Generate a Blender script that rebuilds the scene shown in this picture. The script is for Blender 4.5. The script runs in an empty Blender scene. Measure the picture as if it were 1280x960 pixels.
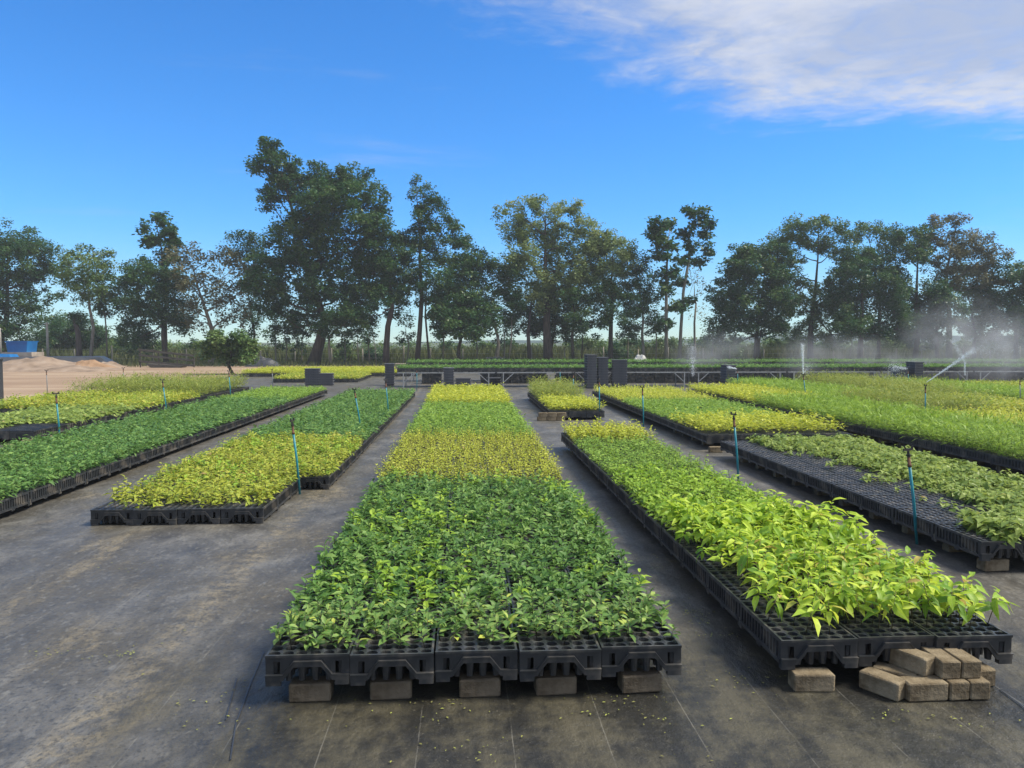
import bpy, math, random
import numpy as np
from mathutils import Vector, Matrix
R = math.radians
random.seed(7); rng = np.random.default_rng(7)
sc = bpy.context.scene
C = sc.collection

# ------------------------------------------------------------------ camera
F, CX, CY, HOR, VPX, CAMH = 961., 640., 480., 428., 582., 1.85
PITCH = math.atan((CY - HOR) / F); YAW = math.atan((CX - VPX) * math.cos(PITCH) / F)
cam = bpy.data.cameras.new('camera'); cam.sensor_width = 36; cam.lens = F / 1280 * 36
cam.clip_end = 9000; cam.clip_start = .05
co = bpy.data.objects.new('camera', cam); C.objects.link(co)
co.location = (0, 0, CAMH); co.rotation_euler = (math.pi / 2 - PITCH, 0, -YAW); sc.camera = co
FW = np.array([math.sin(YAW) * math.cos(PITCH), math.cos(YAW) * math.cos(PITCH), -math.sin(PITCH)])
RT = np.array([math.cos(YAW), -math.sin(YAW), 0.]); UP = np.cross(RT, FW)

def ray(x, y): return FW + RT * (x - CX) / F - UP * (y - CY) / F
def at(x, y, z=0.):                         # pixel -> point on the level z
    d = ray(x, y); return np.array([0, 0, CAMH]) + d * ((z - CAMH) / d[2])
def aty(x, y, Y):                           # pixel -> point in the plane of distance Y
    d = ray(x, y); return np.array([0, 0, CAMH]) + d * (Y / d[1])

# ------------------------------------------------------------------ light
SUN_EL, SUN_AZ = R(52), R(96)               # azimuth clockwise from +Y
w = bpy.data.worlds.new('World'); sc.world = w; w.use_nodes = True
nt = w.node_tree; N = nt.nodes; Lk = nt.links
for n in list(N): N.remove(n)
def nd(nt, t, **k):
    n = nt.nodes.new(t)
    for a, v in k.items():
        if a.startswith('i_'):
            key = a[2:]; n.inputs[int(key) if key.isdigit() else key].default_value = v
        else: setattr(n, a, v)
    return n
out = nd(nt, 'ShaderNodeOutputWorld'); bg = nd(nt, 'ShaderNodeBackground')
sky = nd(nt, 'ShaderNodeTexSky'); sky.sky_type = 'NISHITA'; sky.sun_disc = False
sky.sun_elevation = SUN_EL; sky.sun_rotation = SUN_AZ; sky.air_density = 1.0; sky.dust_density = .1; sky.ozone_density = 2.0
hs = nd(nt, 'ShaderNodeHueSaturation'); hs.inputs['Saturation'].default_value = 1.06; hs.inputs['Hue'].default_value = .5
tint = nd(nt, 'ShaderNodeMix', data_type='RGBA', blend_type='MULTIPLY'); tint.inputs[0].default_value = 1.; tint.inputs[7].default_value = (.41, .87, 1.36, 1)
tz = nd(nt, 'ShaderNodeMapRange', interpolation_type='SMOOTHSTEP'); tcz = nd(nt, 'ShaderNodeTexCoord'); spz = nd(nt, 'ShaderNodeSeparateXYZ'); Lk.new(tcz.outputs['Generated'], spz.inputs[0]); Lk.new(spz.outputs[2], tz.inputs[0]); tz.inputs[1].default_value = 0.; tz.inputs[2].default_value = .16
tm = nd(nt, 'ShaderNodeMix', data_type='RGBA'); Lk.new(tz.outputs[0], tm.inputs[0]); tm.inputs[6].default_value = (.62, .9, 1.15, 1); tm.inputs[7].default_value = (.4, .86, 1.36, 1); Lk.new(tm.outputs[2], tint.inputs[7])
Lk.new(sky.outputs[0], tint.inputs[6]); Lk.new(tint.outputs[2], hs.inputs['Color'])
tc = nd(nt, 'ShaderNodeTexCoord'); sep = nd(nt, 'ShaderNodeSeparateXYZ'); Lk.new(tc.outputs['Generated'], sep.inputs[0])
def M(op, a, b=None, c=None, nt=nt):
    n = nt.nodes.new('ShaderNodeMath'); n.operation = op
    for i, v in enumerate((a, b, c)):
        if v is None: continue
        if isinstance(v, (int, float)): n.inputs[i].default_value = v
        else: nt.links.new(v, n.inputs[i])
    return n.outputs[0]
zc = M('MAXIMUM', sep.outputs[2], .03)
u = M('DIVIDE', sep.outputs[0], zc); v = M('DIVIDE', sep.outputs[1], zc)   # coordinates on a flat cloud layer
cmb = nd(nt, 'ShaderNodeCombineXYZ'); Lk.new(u, cmb.inputs[0]); Lk.new(v, cmb.inputs[1])
nz = nd(nt, 'ShaderNodeTexNoise', i_Scale=1.5, i_Detail=9., i_Roughness=.6, i_Distortion=.5); Lk.new(cmb.outputs[0], nz.inputs['Vector'])
nz2 = nd(nt, 'ShaderNodeTexNoise', i_Scale=7., i_Detail=6., i_Roughness=.6, i_Distortion=.8); Lk.new(cmb.outputs[0], nz2.inputs['Vector'])
d1 = M('SUBTRACT', M('ADD', u, 2.35), v)                   # the edge of the cloud deck
d2 = M('SUBTRACT', 3.5, v)
edge = M('MINIMUM', d1, d2)
nn = M('ADD', M('MULTIPLY', M('SUBTRACT', nz.outputs[0], .5), 1.7), M('MULTIPLY', M('SUBTRACT', nz2.outputs[0], .5), .55))
cov = M('ADD', edge, nn)
mr = nd(nt, 'ShaderNodeMapRange', interpolation_type='SMOOTHSTEP'); mr.inputs[1].default_value = -.15; mr.inputs[2].default_value = .75
Lk.new(cov, mr.inputs[0])
# low thin streaks near the horizon
mp2 = nd(nt, 'ShaderNodeMapping'); mp2.inputs['Scale'].default_value = (1.4, 1.4, 11); Lk.new(tc.outputs['Generated'], mp2.inputs[0])
nz3 = nd(nt, 'ShaderNodeTexNoise', i_Scale=2.4, i_Detail=5., i_Roughness=.55); Lk.new(mp2.outputs[0], nz3.inputs['Vector'])
mr3 = nd(nt, 'ShaderNodeMapRange', interpolation_type='SMOOTHSTEP'); mr3.inputs[1].default_value = .6; mr3.inputs[2].default_value = .85; mr3.inputs[4].default_value = .3
Lk.new(nz3.outputs[0], mr3.inputs[0])
cl = M('MINIMUM', M('MULTIPLY', M('ADD', M('MULTIPLY', mr.outputs[0], M('ADD', .55, M('MULTIPLY', nz2.outputs[0], .65))), M('MULTIPLY', mr3.outputs[0], 1.0)), 1.), .93)
def sstepw(f):
    n = nd(nt, 'ShaderNodeMapRange', interpolation_type='SMOOTHSTEP'); n.inputs[1].default_value = .38; n.inputs[2].default_value = .66; Lk.new(f, n.inputs[0]); return n.outputs[0]
mix = nd(nt, 'ShaderNodeMix', data_type='RGBA'); Lk.new(cl, mix.inputs['Factor']); Lk.new(hs.outputs[0], mix.inputs[6])
cc = nd(nt, 'ShaderNodeMix', data_type='RGBA'); Lk.new(sstepw(nz.outputs[0]), cc.inputs['Factor']); cc.inputs[6].default_value = (3.1, 3.6, 4.8, 1); cc.inputs[7].default_value = (4.7, 4.9, 5.5, 1)
Lk.new(cc.outputs[2], mix.inputs[7])
Lk.new(mix.outputs[2], bg.inputs[0]); bg.inputs[1].default_value = .095; Lk.new(bg.outputs[0], out.inputs[0])

sun = bpy.data.lights.new('sun', 'SUN'); sun.energy = 3.9; sun.angle = R(20); sun.color = (1, .93, .8)
so = bpy.data.objects.new('sun', sun); C.objects.link(so); so.location = (20, 10, 30)
sd = Vector((math.sin(SUN_AZ) * math.cos(SUN_EL), math.cos(SUN_AZ) * math.cos(SUN_EL), math.sin(SUN_EL)))
so.rotation_euler = (-sd).to_track_quat('-Z', 'Y').to_euler()
sc.view_settings.view_transform = 'Standard'; sc.view_settings.look = 'None'; sc.view_settings.gamma = 1
sc.view_settings.exposure = .68
try: sc.view_settings.use_curve_mapping = False
except Exception: pass
sc.render.engine = 'CYCLES'; sc.cycles.max_bounces = 6; sc.cycles.transparent_max_bounces = 12
sc.cycles.volume_bounces = 0; sc.cycles.use_denoising = True

# ------------------------------------------------------------------ materials
MATS = {}
def mat(name, col=(.5, .5, .5), rough=.6, spec=.4, metal=0.):
    m = bpy.data.materials.new(name); m.use_nodes = True
    b = m.node_tree.nodes['Principled BSDF']; b.inputs['Base Color'].default_value = (*col, 1)
    b.inputs['Roughness'].default_value = rough; b.inputs['Metallic'].default_value = metal
    b.inputs['Specular IOR Level'].default_value = spec; MATS[name] = m; return m
def ramp(nt, fac, stops):
    r = nt.nodes.new('ShaderNodeValToRGB'); e = r.color_ramp.elements
    while len(e) < len(stops): e.new(.5)
    for x, (p, c) in zip(e, stops): x.position = p; x.color = (*c, 1)
    nt.links.new(fac, r.inputs[0]); return r.outputs[0]
def noise(nt, scale, detail=4., rough=.55, mapping=None, dist=0., space='Object'):
    t = nt.nodes.new('ShaderNodeTexCoord'); n = nt.nodes.new('ShaderNodeTexNoise')
    n.inputs['Scale'].default_value = scale; n.inputs['Detail'].default_value = detail
    n.inputs['Roughness'].default_value = rough; n.inputs['Distortion'].default_value = dist
    if mapping:
        mp = nt.nodes.new('ShaderNodeMapping'); mp.inputs['Scale'].default_value = mapping
        nt.links.new(t.outputs[space], mp.inputs[0]); nt.links.new(mp.outputs[0], n.inputs['Vector'])
    else: nt.links.new(t.outputs[space], n.inputs['Vector'])
    return n.outputs[0]
def bump(m, h, strength=.3, dist=.01):
    nt = m.node_tree; b = nt.nodes.new('ShaderNodeBump'); b.inputs['Strength'].default_value = strength; b.inputs['Distance'].default_value = dist
    nt.links.new(h, b.inputs['Height']); nt.links.new(b.outputs[0], nt.nodes['Principled BSDF'].inputs['Normal'])
def noisy(name, stops, scale, rough=.6, spec=.4, detail=5., bmp=0., bscale=None, mapping=None, rnd=0., metal=0., space='Object'):
    m = mat(name, rough=rough, spec=spec, metal=metal); nt = m.node_tree
    f = noise(nt, scale, detail, mapping=mapping, space=space)
    if rnd:
        oi = nt.nodes.new('ShaderNodeObjectInfo'); f = M('ADD', f, M('MULTIPLY', M('SUBTRACT', oi.outputs['Random'], .5), rnd, nt=nt), nt=nt)
    nt.links.new(ramp(nt, f, stops), nt.nodes['Principled BSDF'].inputs['Base Color'])
    if bmp: bump(m, noise(nt, bscale or scale * 3, 6., mapping=mapping, space=space), bmp, .02)
    return m
def mixc(nt, f, a, b):
    n = nt.nodes.new('ShaderNodeMix'); n.data_type = 'RGBA'
    for k, s in ((0, f), (6, a), (7, b)):
        if isinstance(s, tuple): n.inputs[k].default_value = (*s, 1)
        elif isinstance(s, (int, float)): n.inputs[k].default_value = s
        else: nt.links.new(s, n.inputs[k])
    return n.outputs[2]
def sstep(nt, f, a, b, hi=1.):
    n = nt.nodes.new('ShaderNodeMapRange'); n.interpolation_type = 'SMOOTHSTEP'
    n.inputs[1].default_value = a; n.inputs[2].default_value = b; n.inputs[4].default_value = hi
    nt.links.new(f, n.inputs[0]); return n.outputs[0]

def leafmat(name, stops, objrandom=False, trans=.35, rough=.48, spec=.28):
    m = mat(name, rough=rough, spec=spec); nt = m.node_tree; b = nt.nodes['Principled BSDF']
    if objrandom: f = nt.nodes.new('ShaderNodeObjectInfo').outputs['Random']
    else:
        a = nt.nodes.new('ShaderNodeAttribute'); a.attribute_name = 'rnd'; f = a.outputs['Fac']
    c = ramp(nt, f, stops)
    if objrandom:                               # midrib, side veins, blotches and dry tips in the leaf's own coordinates
        t_ = nt.nodes.new('ShaderNodeTexCoord'); sp_ = nt.nodes.new('ShaderNodeSeparateXYZ'); nt.links.new(t_.outputs['Object'], sp_.inputs[0]); ay = M('ABSOLUTE', sp_.outputs[1], nt=nt)
        rib = M('SUBTRACT', 1., sstep(nt, ay, .004, .03), nt=nt)
        fr_ = M('ABSOLUTE', M('SUBTRACT', M('FRACT', M('SUBTRACT', M('MULTIPLY', sp_.outputs[0], 9., nt=nt), M('MULTIPLY', ay, 9., nt=nt), nt=nt), nt=nt), .5, nt=nt), nt=nt)
        side = M('MULTIPLY', sstep(nt, fr_, .36, .5), .5, nt=nt)
        oi_ = nt.nodes.new('ShaderNodeObjectInfo'); cv = nt.nodes.new('ShaderNodeVectorMath'); cv.operation = 'ADD'; nt.links.new(t_.outputs['Object'], cv.inputs[0]); nt.links.new(oi_.outputs['Location'], cv.inputs[1])
        nz_ = nt.nodes.new('ShaderNodeTexNoise'); nz_.inputs['Scale'].default_value = 5.; nz_.inputs['Detail'].default_value = 4.; nt.links.new(cv.outputs[0], nz_.inputs['Vector'])
        h_ = nt.nodes.new('ShaderNodeHueSaturation'); nt.links.new(c, h_.inputs['Color']); nt.links.new(M('ADD', .62, M('MULTIPLY', nz_.outputs[0], .8, nt=nt), nt=nt), h_.inputs['Value'])
        c = mixc(nt, M('MULTIPLY', M('MAXIMUM', rib, side, nt=nt), .22, nt=nt), h_.outputs[0], (.55, .62, .25))
        c = mixc(nt, M('MULTIPLY', sstep(nt, M('ADD', nz_.outputs[0], M('MULTIPLY', sp_.outputs[0], .12, nt=nt), nt=nt), .68, .76), .7, nt=nt), c, (.22, .13, .05))
    nt.links.new(c, b.inputs['Base Color'])
    tr = nt.nodes.new('ShaderNodeBsdfTranslucent')
    hsn = nt.nodes.new('ShaderNodeHueSaturation'); hsn.inputs['Hue'].default_value = .49; hsn.inputs['Value'].default_value = 1.35
    nt.links.new(c, hsn.inputs['Color']); nt.links.new(hsn.outputs[0], tr.inputs[0])
    mx = nt.nodes.new('ShaderNodeMixShader'); mx.inputs[0].default_value = trans
    nt.links.new(b.outputs[0], mx.inputs[1]); nt.links.new(tr.outputs[0], mx.inputs[2])
    nt.links.new(mx.outputs[0], nt.nodes['Material Output'].inputs[0]); return m

# black moulded plastic, dusty
m = noisy('plastic', [(.3, (.014, .016, .018)), (.55, (.03, .033, .036)), (.72, (.11, .1, .085))], 7., rough=.4, spec=.5, rnd=.12)
bump(m, noise(m.node_tree, 60, 3.), .08, .004)
noisy('soil', [(.3, (.012, .009, .007)), (.7, (.04, .028, .02))], 60., rough=.95, spec=.1, bmp=.6)
noisy('paver', [(.25, (.04, .03, .018)), (.5, (.135, .104, .064)), (.75, (.27, .22, .145))], 9., rough=.9, spec=.15, detail=8., bmp=.5, bscale=60, rnd=.25)
noisy('pipe', [(.3, (.012, .14, .2)), (.7, (.02, .22, .27))], 6., rough=.4, rnd=.3)
noisy('pipe_grey', [(.3, (.12, .14, .15)), (.7, (.22, .24, .25))], 6., rough=.5)
noisy('black_fitting', [(.3, (.012, .012, .013)), (.7, (.05, .04, .035))], 20., rough=.5)
noisy('rust', [(.3, (.05, .025, .015)), (.7, (.16, .075, .04))], 25., rough=.8)
noisy('galvanised', [(.3, (.28, .29, .29)), (.7, (.45, .46, .45))], 8., rough=.55)
noisy('sand', [(.25, (.2, .135, .09)), (.5, (.3, .22, .155)), (.75, (.4, .32, .23))], .35, rough=.95, spec=.1, detail=10., bmp=.9, bscale=2.2, mapping=(.35, 1, 1))
noisy('mound_sand', [(.3, (.16, .12, .09)), (.55, (.27, .205, .155)), (.75, (.34, .28, .225))], 1.1, rough=.95, spec=.1, detail=10., bmp=1., bscale=3.)
noisy('red_sand', [(.3, (.19, .12, .07)), (.55, (.29, .19, .12)), (.75, (.33, .24, .17))], 1.4, rough=.95, spec=.1, detail=10., bmp=1., bscale=3.)
noisy('tarp', [(.3, (.02, .022, .027)), (.7, (.06, .065, .075))], 1.2, rough=.4, bmp=.5, bscale=3)
noisy('blue_tank', [(.3, (.005, .1, .32)), (.7, (.01, .17, .45))], 1.2, rough=.45)
noisy('old_wood', [(.3, (.035, .033, .028)), (.7, (.11, .1, .085))], 3., rough=.9, mapping=(1, 1, 6), bmp=.3)
noisy('post_wood', [(.3, (.16, .14, .11)), (.7, (.36, .33, .28))], 2., rough=.9, mapping=(6, 6, 1), rnd=.3)
noisy('masonry', [(.3, (.25, .2, .16)), (.7, (.42, .36, .3))], 2., rough=.9)
noisy('white_sheet', [(.3, (.36, .36, .33)), (.7, (.5, .5, .47))], 2., rough=.7)
noisy('pink_board', [(.3, (.3, .24, .2)), (.7, (.4, .33, .28))], 2., rough=.8)
noisy('bark_dark', [(.3, (.03, .024, .018)), (.7, (.1, .08, .06))], 2.5, rough=.95, mapping=(3, 3, .6), bmp=.5)
noisy('bark_pale', [(.3, (.13, .11, .085)), (.7, (.3, .27, .22))], 2.5, rough=.95, mapping=(3, 3, .6), bmp=.4)
noisy('bark_red', [(.3, (.06, .045, .036)), (.7, (.15, .11, .09))], 2.5, rough=.95, mapping=(3, 3, .6), bmp=.4)
noisy('terrain', [(.3, (.035, .055, .018)), (.5, (.06, .085, .03)), (.7, (.1, .105, .05))], .12, rough=.95, spec=.1, detail=9., bmp=.5, bscale=2.)
noisy('hill', [(.3, (.03, .055, .05)), (.7, (.05, .085, .075))], .01, rough=1., spec=0.)
m = mat('water_drop', (.85, .9, .95), .2)
# woven weed mat: grey weave, sand and algae stains, worn sheen
m = mat('weed_mat', rough=.5, spec=.5); nt_ = m.node_tree; b_ = nt_.nodes['Principled BSDF']
n1 = noise(nt_, .55, 8., .6, dist=.6); n2 = noise(nt_, 2.2, 8., .65, mapping=(1.5, .9, 1), dist=.5); n3 = noise(nt_, 9., 7., .68); n4 = noise(nt_, 1.1, 7., .62, mapping=(2.4, .8, 1))
base = ramp(nt_, n2, [(.32, (.042, .04, .036)), (.5, (.09, .086, .077)), (.7, (.175, .167, .148))])
base = mixc(nt_, sstep(nt_, n1, .42, .64, .8), base, (.075, .064, .042))
sandf = M('MULTIPLY', sstep(nt_, M('ADD', M('MULTIPLY', n4, .75, nt=nt_), M('MULTIPLY', n3, .3, nt=nt_), nt=nt_), .55, .72, .8), sstep(nt_, n1, .38, .58), nt=nt_)
def linedist(p, q):                       # distance to a line on the ground: a drift of sand along an old seam
    d = (q - p)[:2]; L = math.hypot(*d); nx_, ny_ = d[1] / L, -d[0] / L
    tcl = nt_.nodes.new('ShaderNodeTexCoord'); sl = nt_.nodes.new('ShaderNodeSeparateXYZ'); nt_.links.new(tcl.outputs['Object'], sl.inputs[0])
    return M('ABSOLUTE', M('ADD', M('ADD', M('MULTIPLY', sl.outputs[0], nx_, nt=nt_), M('MULTIPLY', sl.outputs[1], ny_, nt=nt_), nt=nt_), M('ADD', -(p[0] * nx_ + p[1] * ny_) - .2, M('MULTIPLY', n4, .4, nt=nt_), nt=nt_), nt=nt_), nt=nt_)
ld = linedist(at(452, 560), at(60, 955))
drift = M('MULTIPLY', M('SUBTRACT', 1., sstep(nt_, ld, .0, .2), nt=nt_), sstep(nt_, n3, .4, .62), nt=nt_)
sandf = M('MAXIMUM', sandf, M('MULTIPLY', drift, .7, nt=nt_), nt=nt_)
base = mixc(nt_, sandf, base, (.24, .2, .128))
grit = noise(nt_, 38., 5., .7); base = mixc(nt_, sstep(nt_, grit, .44, .3, .55), base, (.03, .03, .028)) if False else mixc(nt_, sstep(nt_, grit, .5, .66, .75), base, (.03, .03, .028))
base = mixc(nt_, sstep(nt_, noise(nt_, 22., 4., .6, mapping=(1, .6, 1)), .54, .7, .6), base, (.17, .165, .148))
# wet, algae-stained area round the front of the beds, with tray shade painted in
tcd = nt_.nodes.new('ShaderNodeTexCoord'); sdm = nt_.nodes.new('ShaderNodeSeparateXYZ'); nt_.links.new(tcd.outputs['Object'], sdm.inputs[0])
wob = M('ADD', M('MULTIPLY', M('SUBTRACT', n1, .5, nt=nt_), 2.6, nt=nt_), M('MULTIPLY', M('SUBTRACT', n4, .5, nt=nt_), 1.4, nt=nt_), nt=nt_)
damp_shade = M('MULTIPLY', M('SUBTRACT', 1., sstep(nt_, M('ADD', sdm.outputs[1], wob, nt=nt_), 4.1, 5.4), nt=nt_), sstep(nt_, M('ADD', sdm.outputs[0], wob, nt=nt_), -2.0, -1.0), nt=nt_)
base = mixc(nt_, M('MULTIPLY', damp_shade, .92, nt=nt_), base, mixc(nt_, sstep(nt_, M('ADD', M('MULTIPLY', n4, .6, nt=nt_), M('MULTIPLY', n3, .4, nt=nt_), nt=nt_), .42, .6), (.014, .014, .012), (.065, .058, .036)))
speck = sstep(nt_, noise(nt_, 55., 2.), .68, .75, .5); base = mixc(nt_, speck, base, (.16, .14, .1))
tcx = nt_.nodes.new('ShaderNodeTexCoord'); sx = nt_.nodes.new('ShaderNodeSeparateXYZ'); nt_.links.new(tcx.outputs['Object'], sx.inputs[0])
fr = M('FRACT', M('DIVIDE', M('ADD', sx.outputs[0], M('MULTIPLY', n2, .012, nt=nt_), nt=nt_), .44, nt=nt_), nt=nt_)
line = M('LESS_THAN', M('ABSOLUTE', M('SUBTRACT', fr, .5, nt=nt_), nt=nt_), .006, nt=nt_)
base = mixc(nt_, M('MULTIPLY', line, M('MULTIPLY', sstep(nt_, n2, .4, .6), .5, nt=nt_), nt=nt_), base, (.2, .19, .16))
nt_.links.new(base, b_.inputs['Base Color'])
nt_.links.new(M('ADD', .2, M('MULTIPLY', n4, .55, nt=nt_), nt=nt_), b_.inputs['Roughness'])
hgt = M('ADD', M('MULTIPLY', noise(nt_, 6., 8., .62, mapping=(1.2, .8, 1)), 1., nt=nt_), M('ADD', M('MULTIPLY', sandf, .35, nt=nt_), M('MULTIPLY', noise(nt_, 120., 2.), .12, nt=nt_), nt=nt_), nt=nt_)
bump(m, hgt, .8, .03)

# seedling colours: 0..0.06 = stem
def st(stem, a, b, c, d=None):
    s = [(.0, stem), (.06, stem), (.09, a), (.5, b), (.92, c)]
    if d: s.append((1., d))
    return s
SP = {  # species: colour stops, height, leaves, leaf length, width ratio, pitch range, droop, low start on the stem
 'dark':   dict(c=st((.06, .05, .03), (.042, .115, .03), (.125, .255, .055), (.28, .42, .11), (.5, .56, .09)), h=(.075, .15), n=(8, 11), l=(.046, .076), w=.46, p=(-5, 55), d=.35, s0=.35),
 'lime':   dict(c=st((.13, .1, .05), (.13, .28, .03), (.34, .5, .04), (.55, .66, .07), (.45, .32, .1)), h=(.16, .28), n=(9, 12), l=(.065, .12), w=.42, p=(-25, 35), d=.75, s0=.6),
 'mid':    dict(c=st((.07, .06, .03), (.11, .22, .022), (.25, .41, .04), (.42, .57, .075)), h=(.1, .18), n=(8, 10), l=(.05, .085), w=.45, p=(-10, 45), d=.5, s0=.35),
 'deep':   dict(c=st((.07, .06, .03), (.05, .125, .035), (.12, .25, .06), (.25, .39, .1)), h=(.09, .17), n=(8, 10), l=(.05, .085), w=.45, p=(-10, 45), d=.5, s0=.35),
 'yellow': dict(c=st((.12, .1, .05), (.12, .22, .035), (.36, .42, .05), (.52, .5, .09), (.3, .2, .1)), h=(.08, .2), n=(8, 10), l=(.045, .08), w=.52, p=(-15, 40), d=.5, s0=.3),
 'olive':  dict(c=st((.13, .08, .05), (.29, .36, .04), (.47, .53, .065), (.6, .6, .12), (.5, .37, .15)), h=(.13, .22), n=(9, 11), l=(.03, .052), w=.45, p=(0, 55), d=.3, s0=.3),
 'fresh':  dict(c=st((.08, .07, .03), (.11, .21, .035), (.22, .37, .055), (.34, .48, .085)), h=(.1, .17), n=(8, 10), l=(.045, .07), w=.42, p=(-5, 45), d=.4, s0=.35),
 'sun':    dict(c=st((.12, .1, .05), (.25, .31, .04), (.44, .5, .05), (.62, .62, .1)), h=(.15, .24), n=(8, 10), l=(.05, .08), w=.45, p=(-5, 50), d=.45, s0=.35),
 'feather':dict(c=st((.08, .09, .03), (.11, .2, .03), (.23, .37, .045), (.36, .5, .075)), h=(.16, .28), n=(13, 16), l=(.08, .14), w=.13, p=(0, 60), d=.55, s0=.15),
 'tall':   dict(c=st((.12, .1, .05), (.15, .22, .04), (.27, .33, .06), (.42, .42, .09), (.38, .28, .1)), h=(.28, .5), n=(14, 17), l=(.07, .12), w=.16, p=(5, 65), d=.4, s0=.15),
 'spread': dict(c=st((.09, .07, .04), (.12, .2, .045), (.24, .33, .07), (.38, .46, .12), (.36, .25, .12)), h=(.08, .15), n=(8, 10), l=(.06, .1), w=.6, p=(-25, 25), d=.55, s0=.4),
}
for k, s in SP.items():
    leafmat('leaf_' + k, s['c']); leafmat('leafobj_' + k, [(0., s['c'][2][1])] + s['c'][3:], objrandom=True)
leafmat('foliage_dark', [(.0, (.018, .06, .022)), (.5, (.04, .11, .034)), (1., (.11, .17, .042))], trans=.3, rough=.42)
leafmat('foliage_mid', [(.0, (.04, .1, .03)), (.5, (.1, .18, .05)), (1., (.2, .26, .08))], trans=.25, rough=.5)
leafmat('foliage_pale', [(.0, (.1, .16, .05)), (.5, (.19, .26, .085)), (1., (.32, .35, .14))], trans=.3, rough=.5)
leafmat('foliage_brown', [(.0, (.075, .09, .04)), (.5, (.15, .15, .07)), (1., (.25, .225, .12))], trans=.22, rough=.6)
leafmat('grass_blade', [(.0, (.05, .075, .02)), (.5, (.1, .125, .04)), (1., (.19, .18, .08))], trans=.3, rough=.6)
noisy('litter', [(.3, (.1, .09, .04)), (.5, (.2, .2, .05)), (.62, (.33, .37, .07)), (.8, (.36, .3, .2))], 6., rough=.8)

# ------------------------------------------------------------------ mesh helpers
def mesh_np(name, V, T, rnd=None, smooth=False):
    me = bpy.data.meshes.new(name); V = np.asarray(V, np.float32); T = np.asarray(T, np.int32)
    k = T.shape[1]
    me.vertices.add(len(V)); me.vertices.foreach_set('co', V.ravel())
    me.loops.add(T.size); me.loops.foreach_set('vertex_index', T.ravel())
    me.polygons.add(len(T)); me.polygons.foreach_set('loop_start', np.arange(len(T), dtype=np.int32) * k)
    try: me.polygons.foreach_set('loop_total', np.full(len(T), k, np.int32))
    except Exception: pass
    if rnd is not None:
        a = me.attributes.new('rnd', 'FLOAT', 'POINT'); a.data.foreach_set('value', np.asarray(rnd, np.float32))
    me.update(calc_edges=True)
    if smooth: me.polygons.foreach_set('use_smooth', np.ones(len(T), bool))
    else: me.polygons.foreach_set('use_smooth', np.zeros(len(T), bool))
    return me
class MB:                                     # collects boxes, prisms, tubes
    def __init__(s): s.v = []; s.f = []; s.m = []
    def add(s, V, Fs, mi=0):
        o = len(s.v); s.v += [tuple(p) for p in V]; s.f += [tuple(i + o for i in f) for f in Fs]; s.m += [mi] * len(Fs); return s
    def hexa(s, P, mi=0):                     # 8 points: bottom ring 0-3, top ring 4-7
        return s.add(P, [(3, 2, 1, 0), (4, 5, 6, 7), (0, 1, 5, 4), (1, 2, 6, 5), (2, 3, 7, 6), (3, 0, 4, 7)], mi)
    def box(s, x0, x1, y0, y1, z0, z1, mi=0):
        return s.hexa([(x0, y0, z0), (x1, y0, z0), (x1, y1, z0), (x0, y1, z0), (x0, y0, z1), (x1, y0, z1), (x1, y1, z1), (x0, y1, z1)], mi)
    def tube(s, pts, rad, n=8, mi=0, cap=True):
        pts = [np.array(p, float) for p in pts]; rings = []
        for i, p in enumerate(pts):
            d = pts[min(i + 1, len(pts) - 1)] - pts[max(i - 1, 0)]; d /= (np.linalg.norm(d) + 1e-9)
            a = np.cross(d, [0, 0, 1.] if abs(d[2]) < .9 else [1., 0, 0]); a /= np.linalg.norm(a); b = np.cross(d, a)
            r = rad[i] if hasattr(rad, '__len__') else rad
            rings.append([p + r * (math.cos(t) * a + math.sin(t) * b) for t in np.linspace(0, 2 * math.pi, n, endpoint=False)])
        V = [q for r in rings for q in r]; Fs = []
        for i in range(len(pts) - 1):
            for j in range(n): Fs.append((i * n + j, i * n + (j + 1) % n, (i + 1) * n + (j + 1) % n, (i + 1) * n + j))
        if cap: Fs += [tuple(range(n))[::-1], tuple((len(pts) - 1) * n + j for j in range(n))]
        return s.add(V, Fs, mi)
    def bar(s, a, b, w, h, mi=0):             # square bar between two points
        a = np.array(a, float); b = np.array(b, float); d = (b - a) / np.linalg.norm(b - a)
        u_ = np.cross(d, [0, 0, 1.] if abs(d[2]) < .95 else [0, 1., 0]); u_ /= np.linalg.norm(u_); v_ = np.cross(u_, d)
        P = [p + su * u_ * w / 2 + sv * v_ * h / 2 for p in (a, b) for su, sv in ((-1, -1), (1, -1), (1, 1), (-1, 1))]
        return s.hexa(P, mi)
    def mesh(s, name, smooth=False):
        me = bpy.data.meshes.new(name); me.from_pydata([tuple(map(float, p)) for p in s.v], [], s.f); me.update()
        if any(s.m): me.polygons.foreach_set('material_index', s.m)
        if smooth: me.polygons.foreach_set('use_smooth', [True] * len(s.f))
        return me
def obj(name, me, mats=None, parent=None, loc=None, rot=None, scale=None):
    if mats and not me.materials:
        for m_ in ([mats] if isinstance(mats, str) else mats): me.materials.append(MATS[m_])
    o = bpy.data.objects.new(name, me); C.objects.link(o)
    if parent: o.parent = parent
    if loc is not None: o.location = tuple(map(float, loc))
    if rot is not None: o.rotation_euler = rot
    if scale is not None: o.scale = (scale,) * 3 if isinstance(scale, (int, float)) else scale
    return o
def tag(o, label=None, cat=None, group=None, kind=None):
    if label: o['label'] = label
    if cat: o['category'] = cat
    if group: o['group'] = group
    if kind: o['kind'] = kind
    return o
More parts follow.
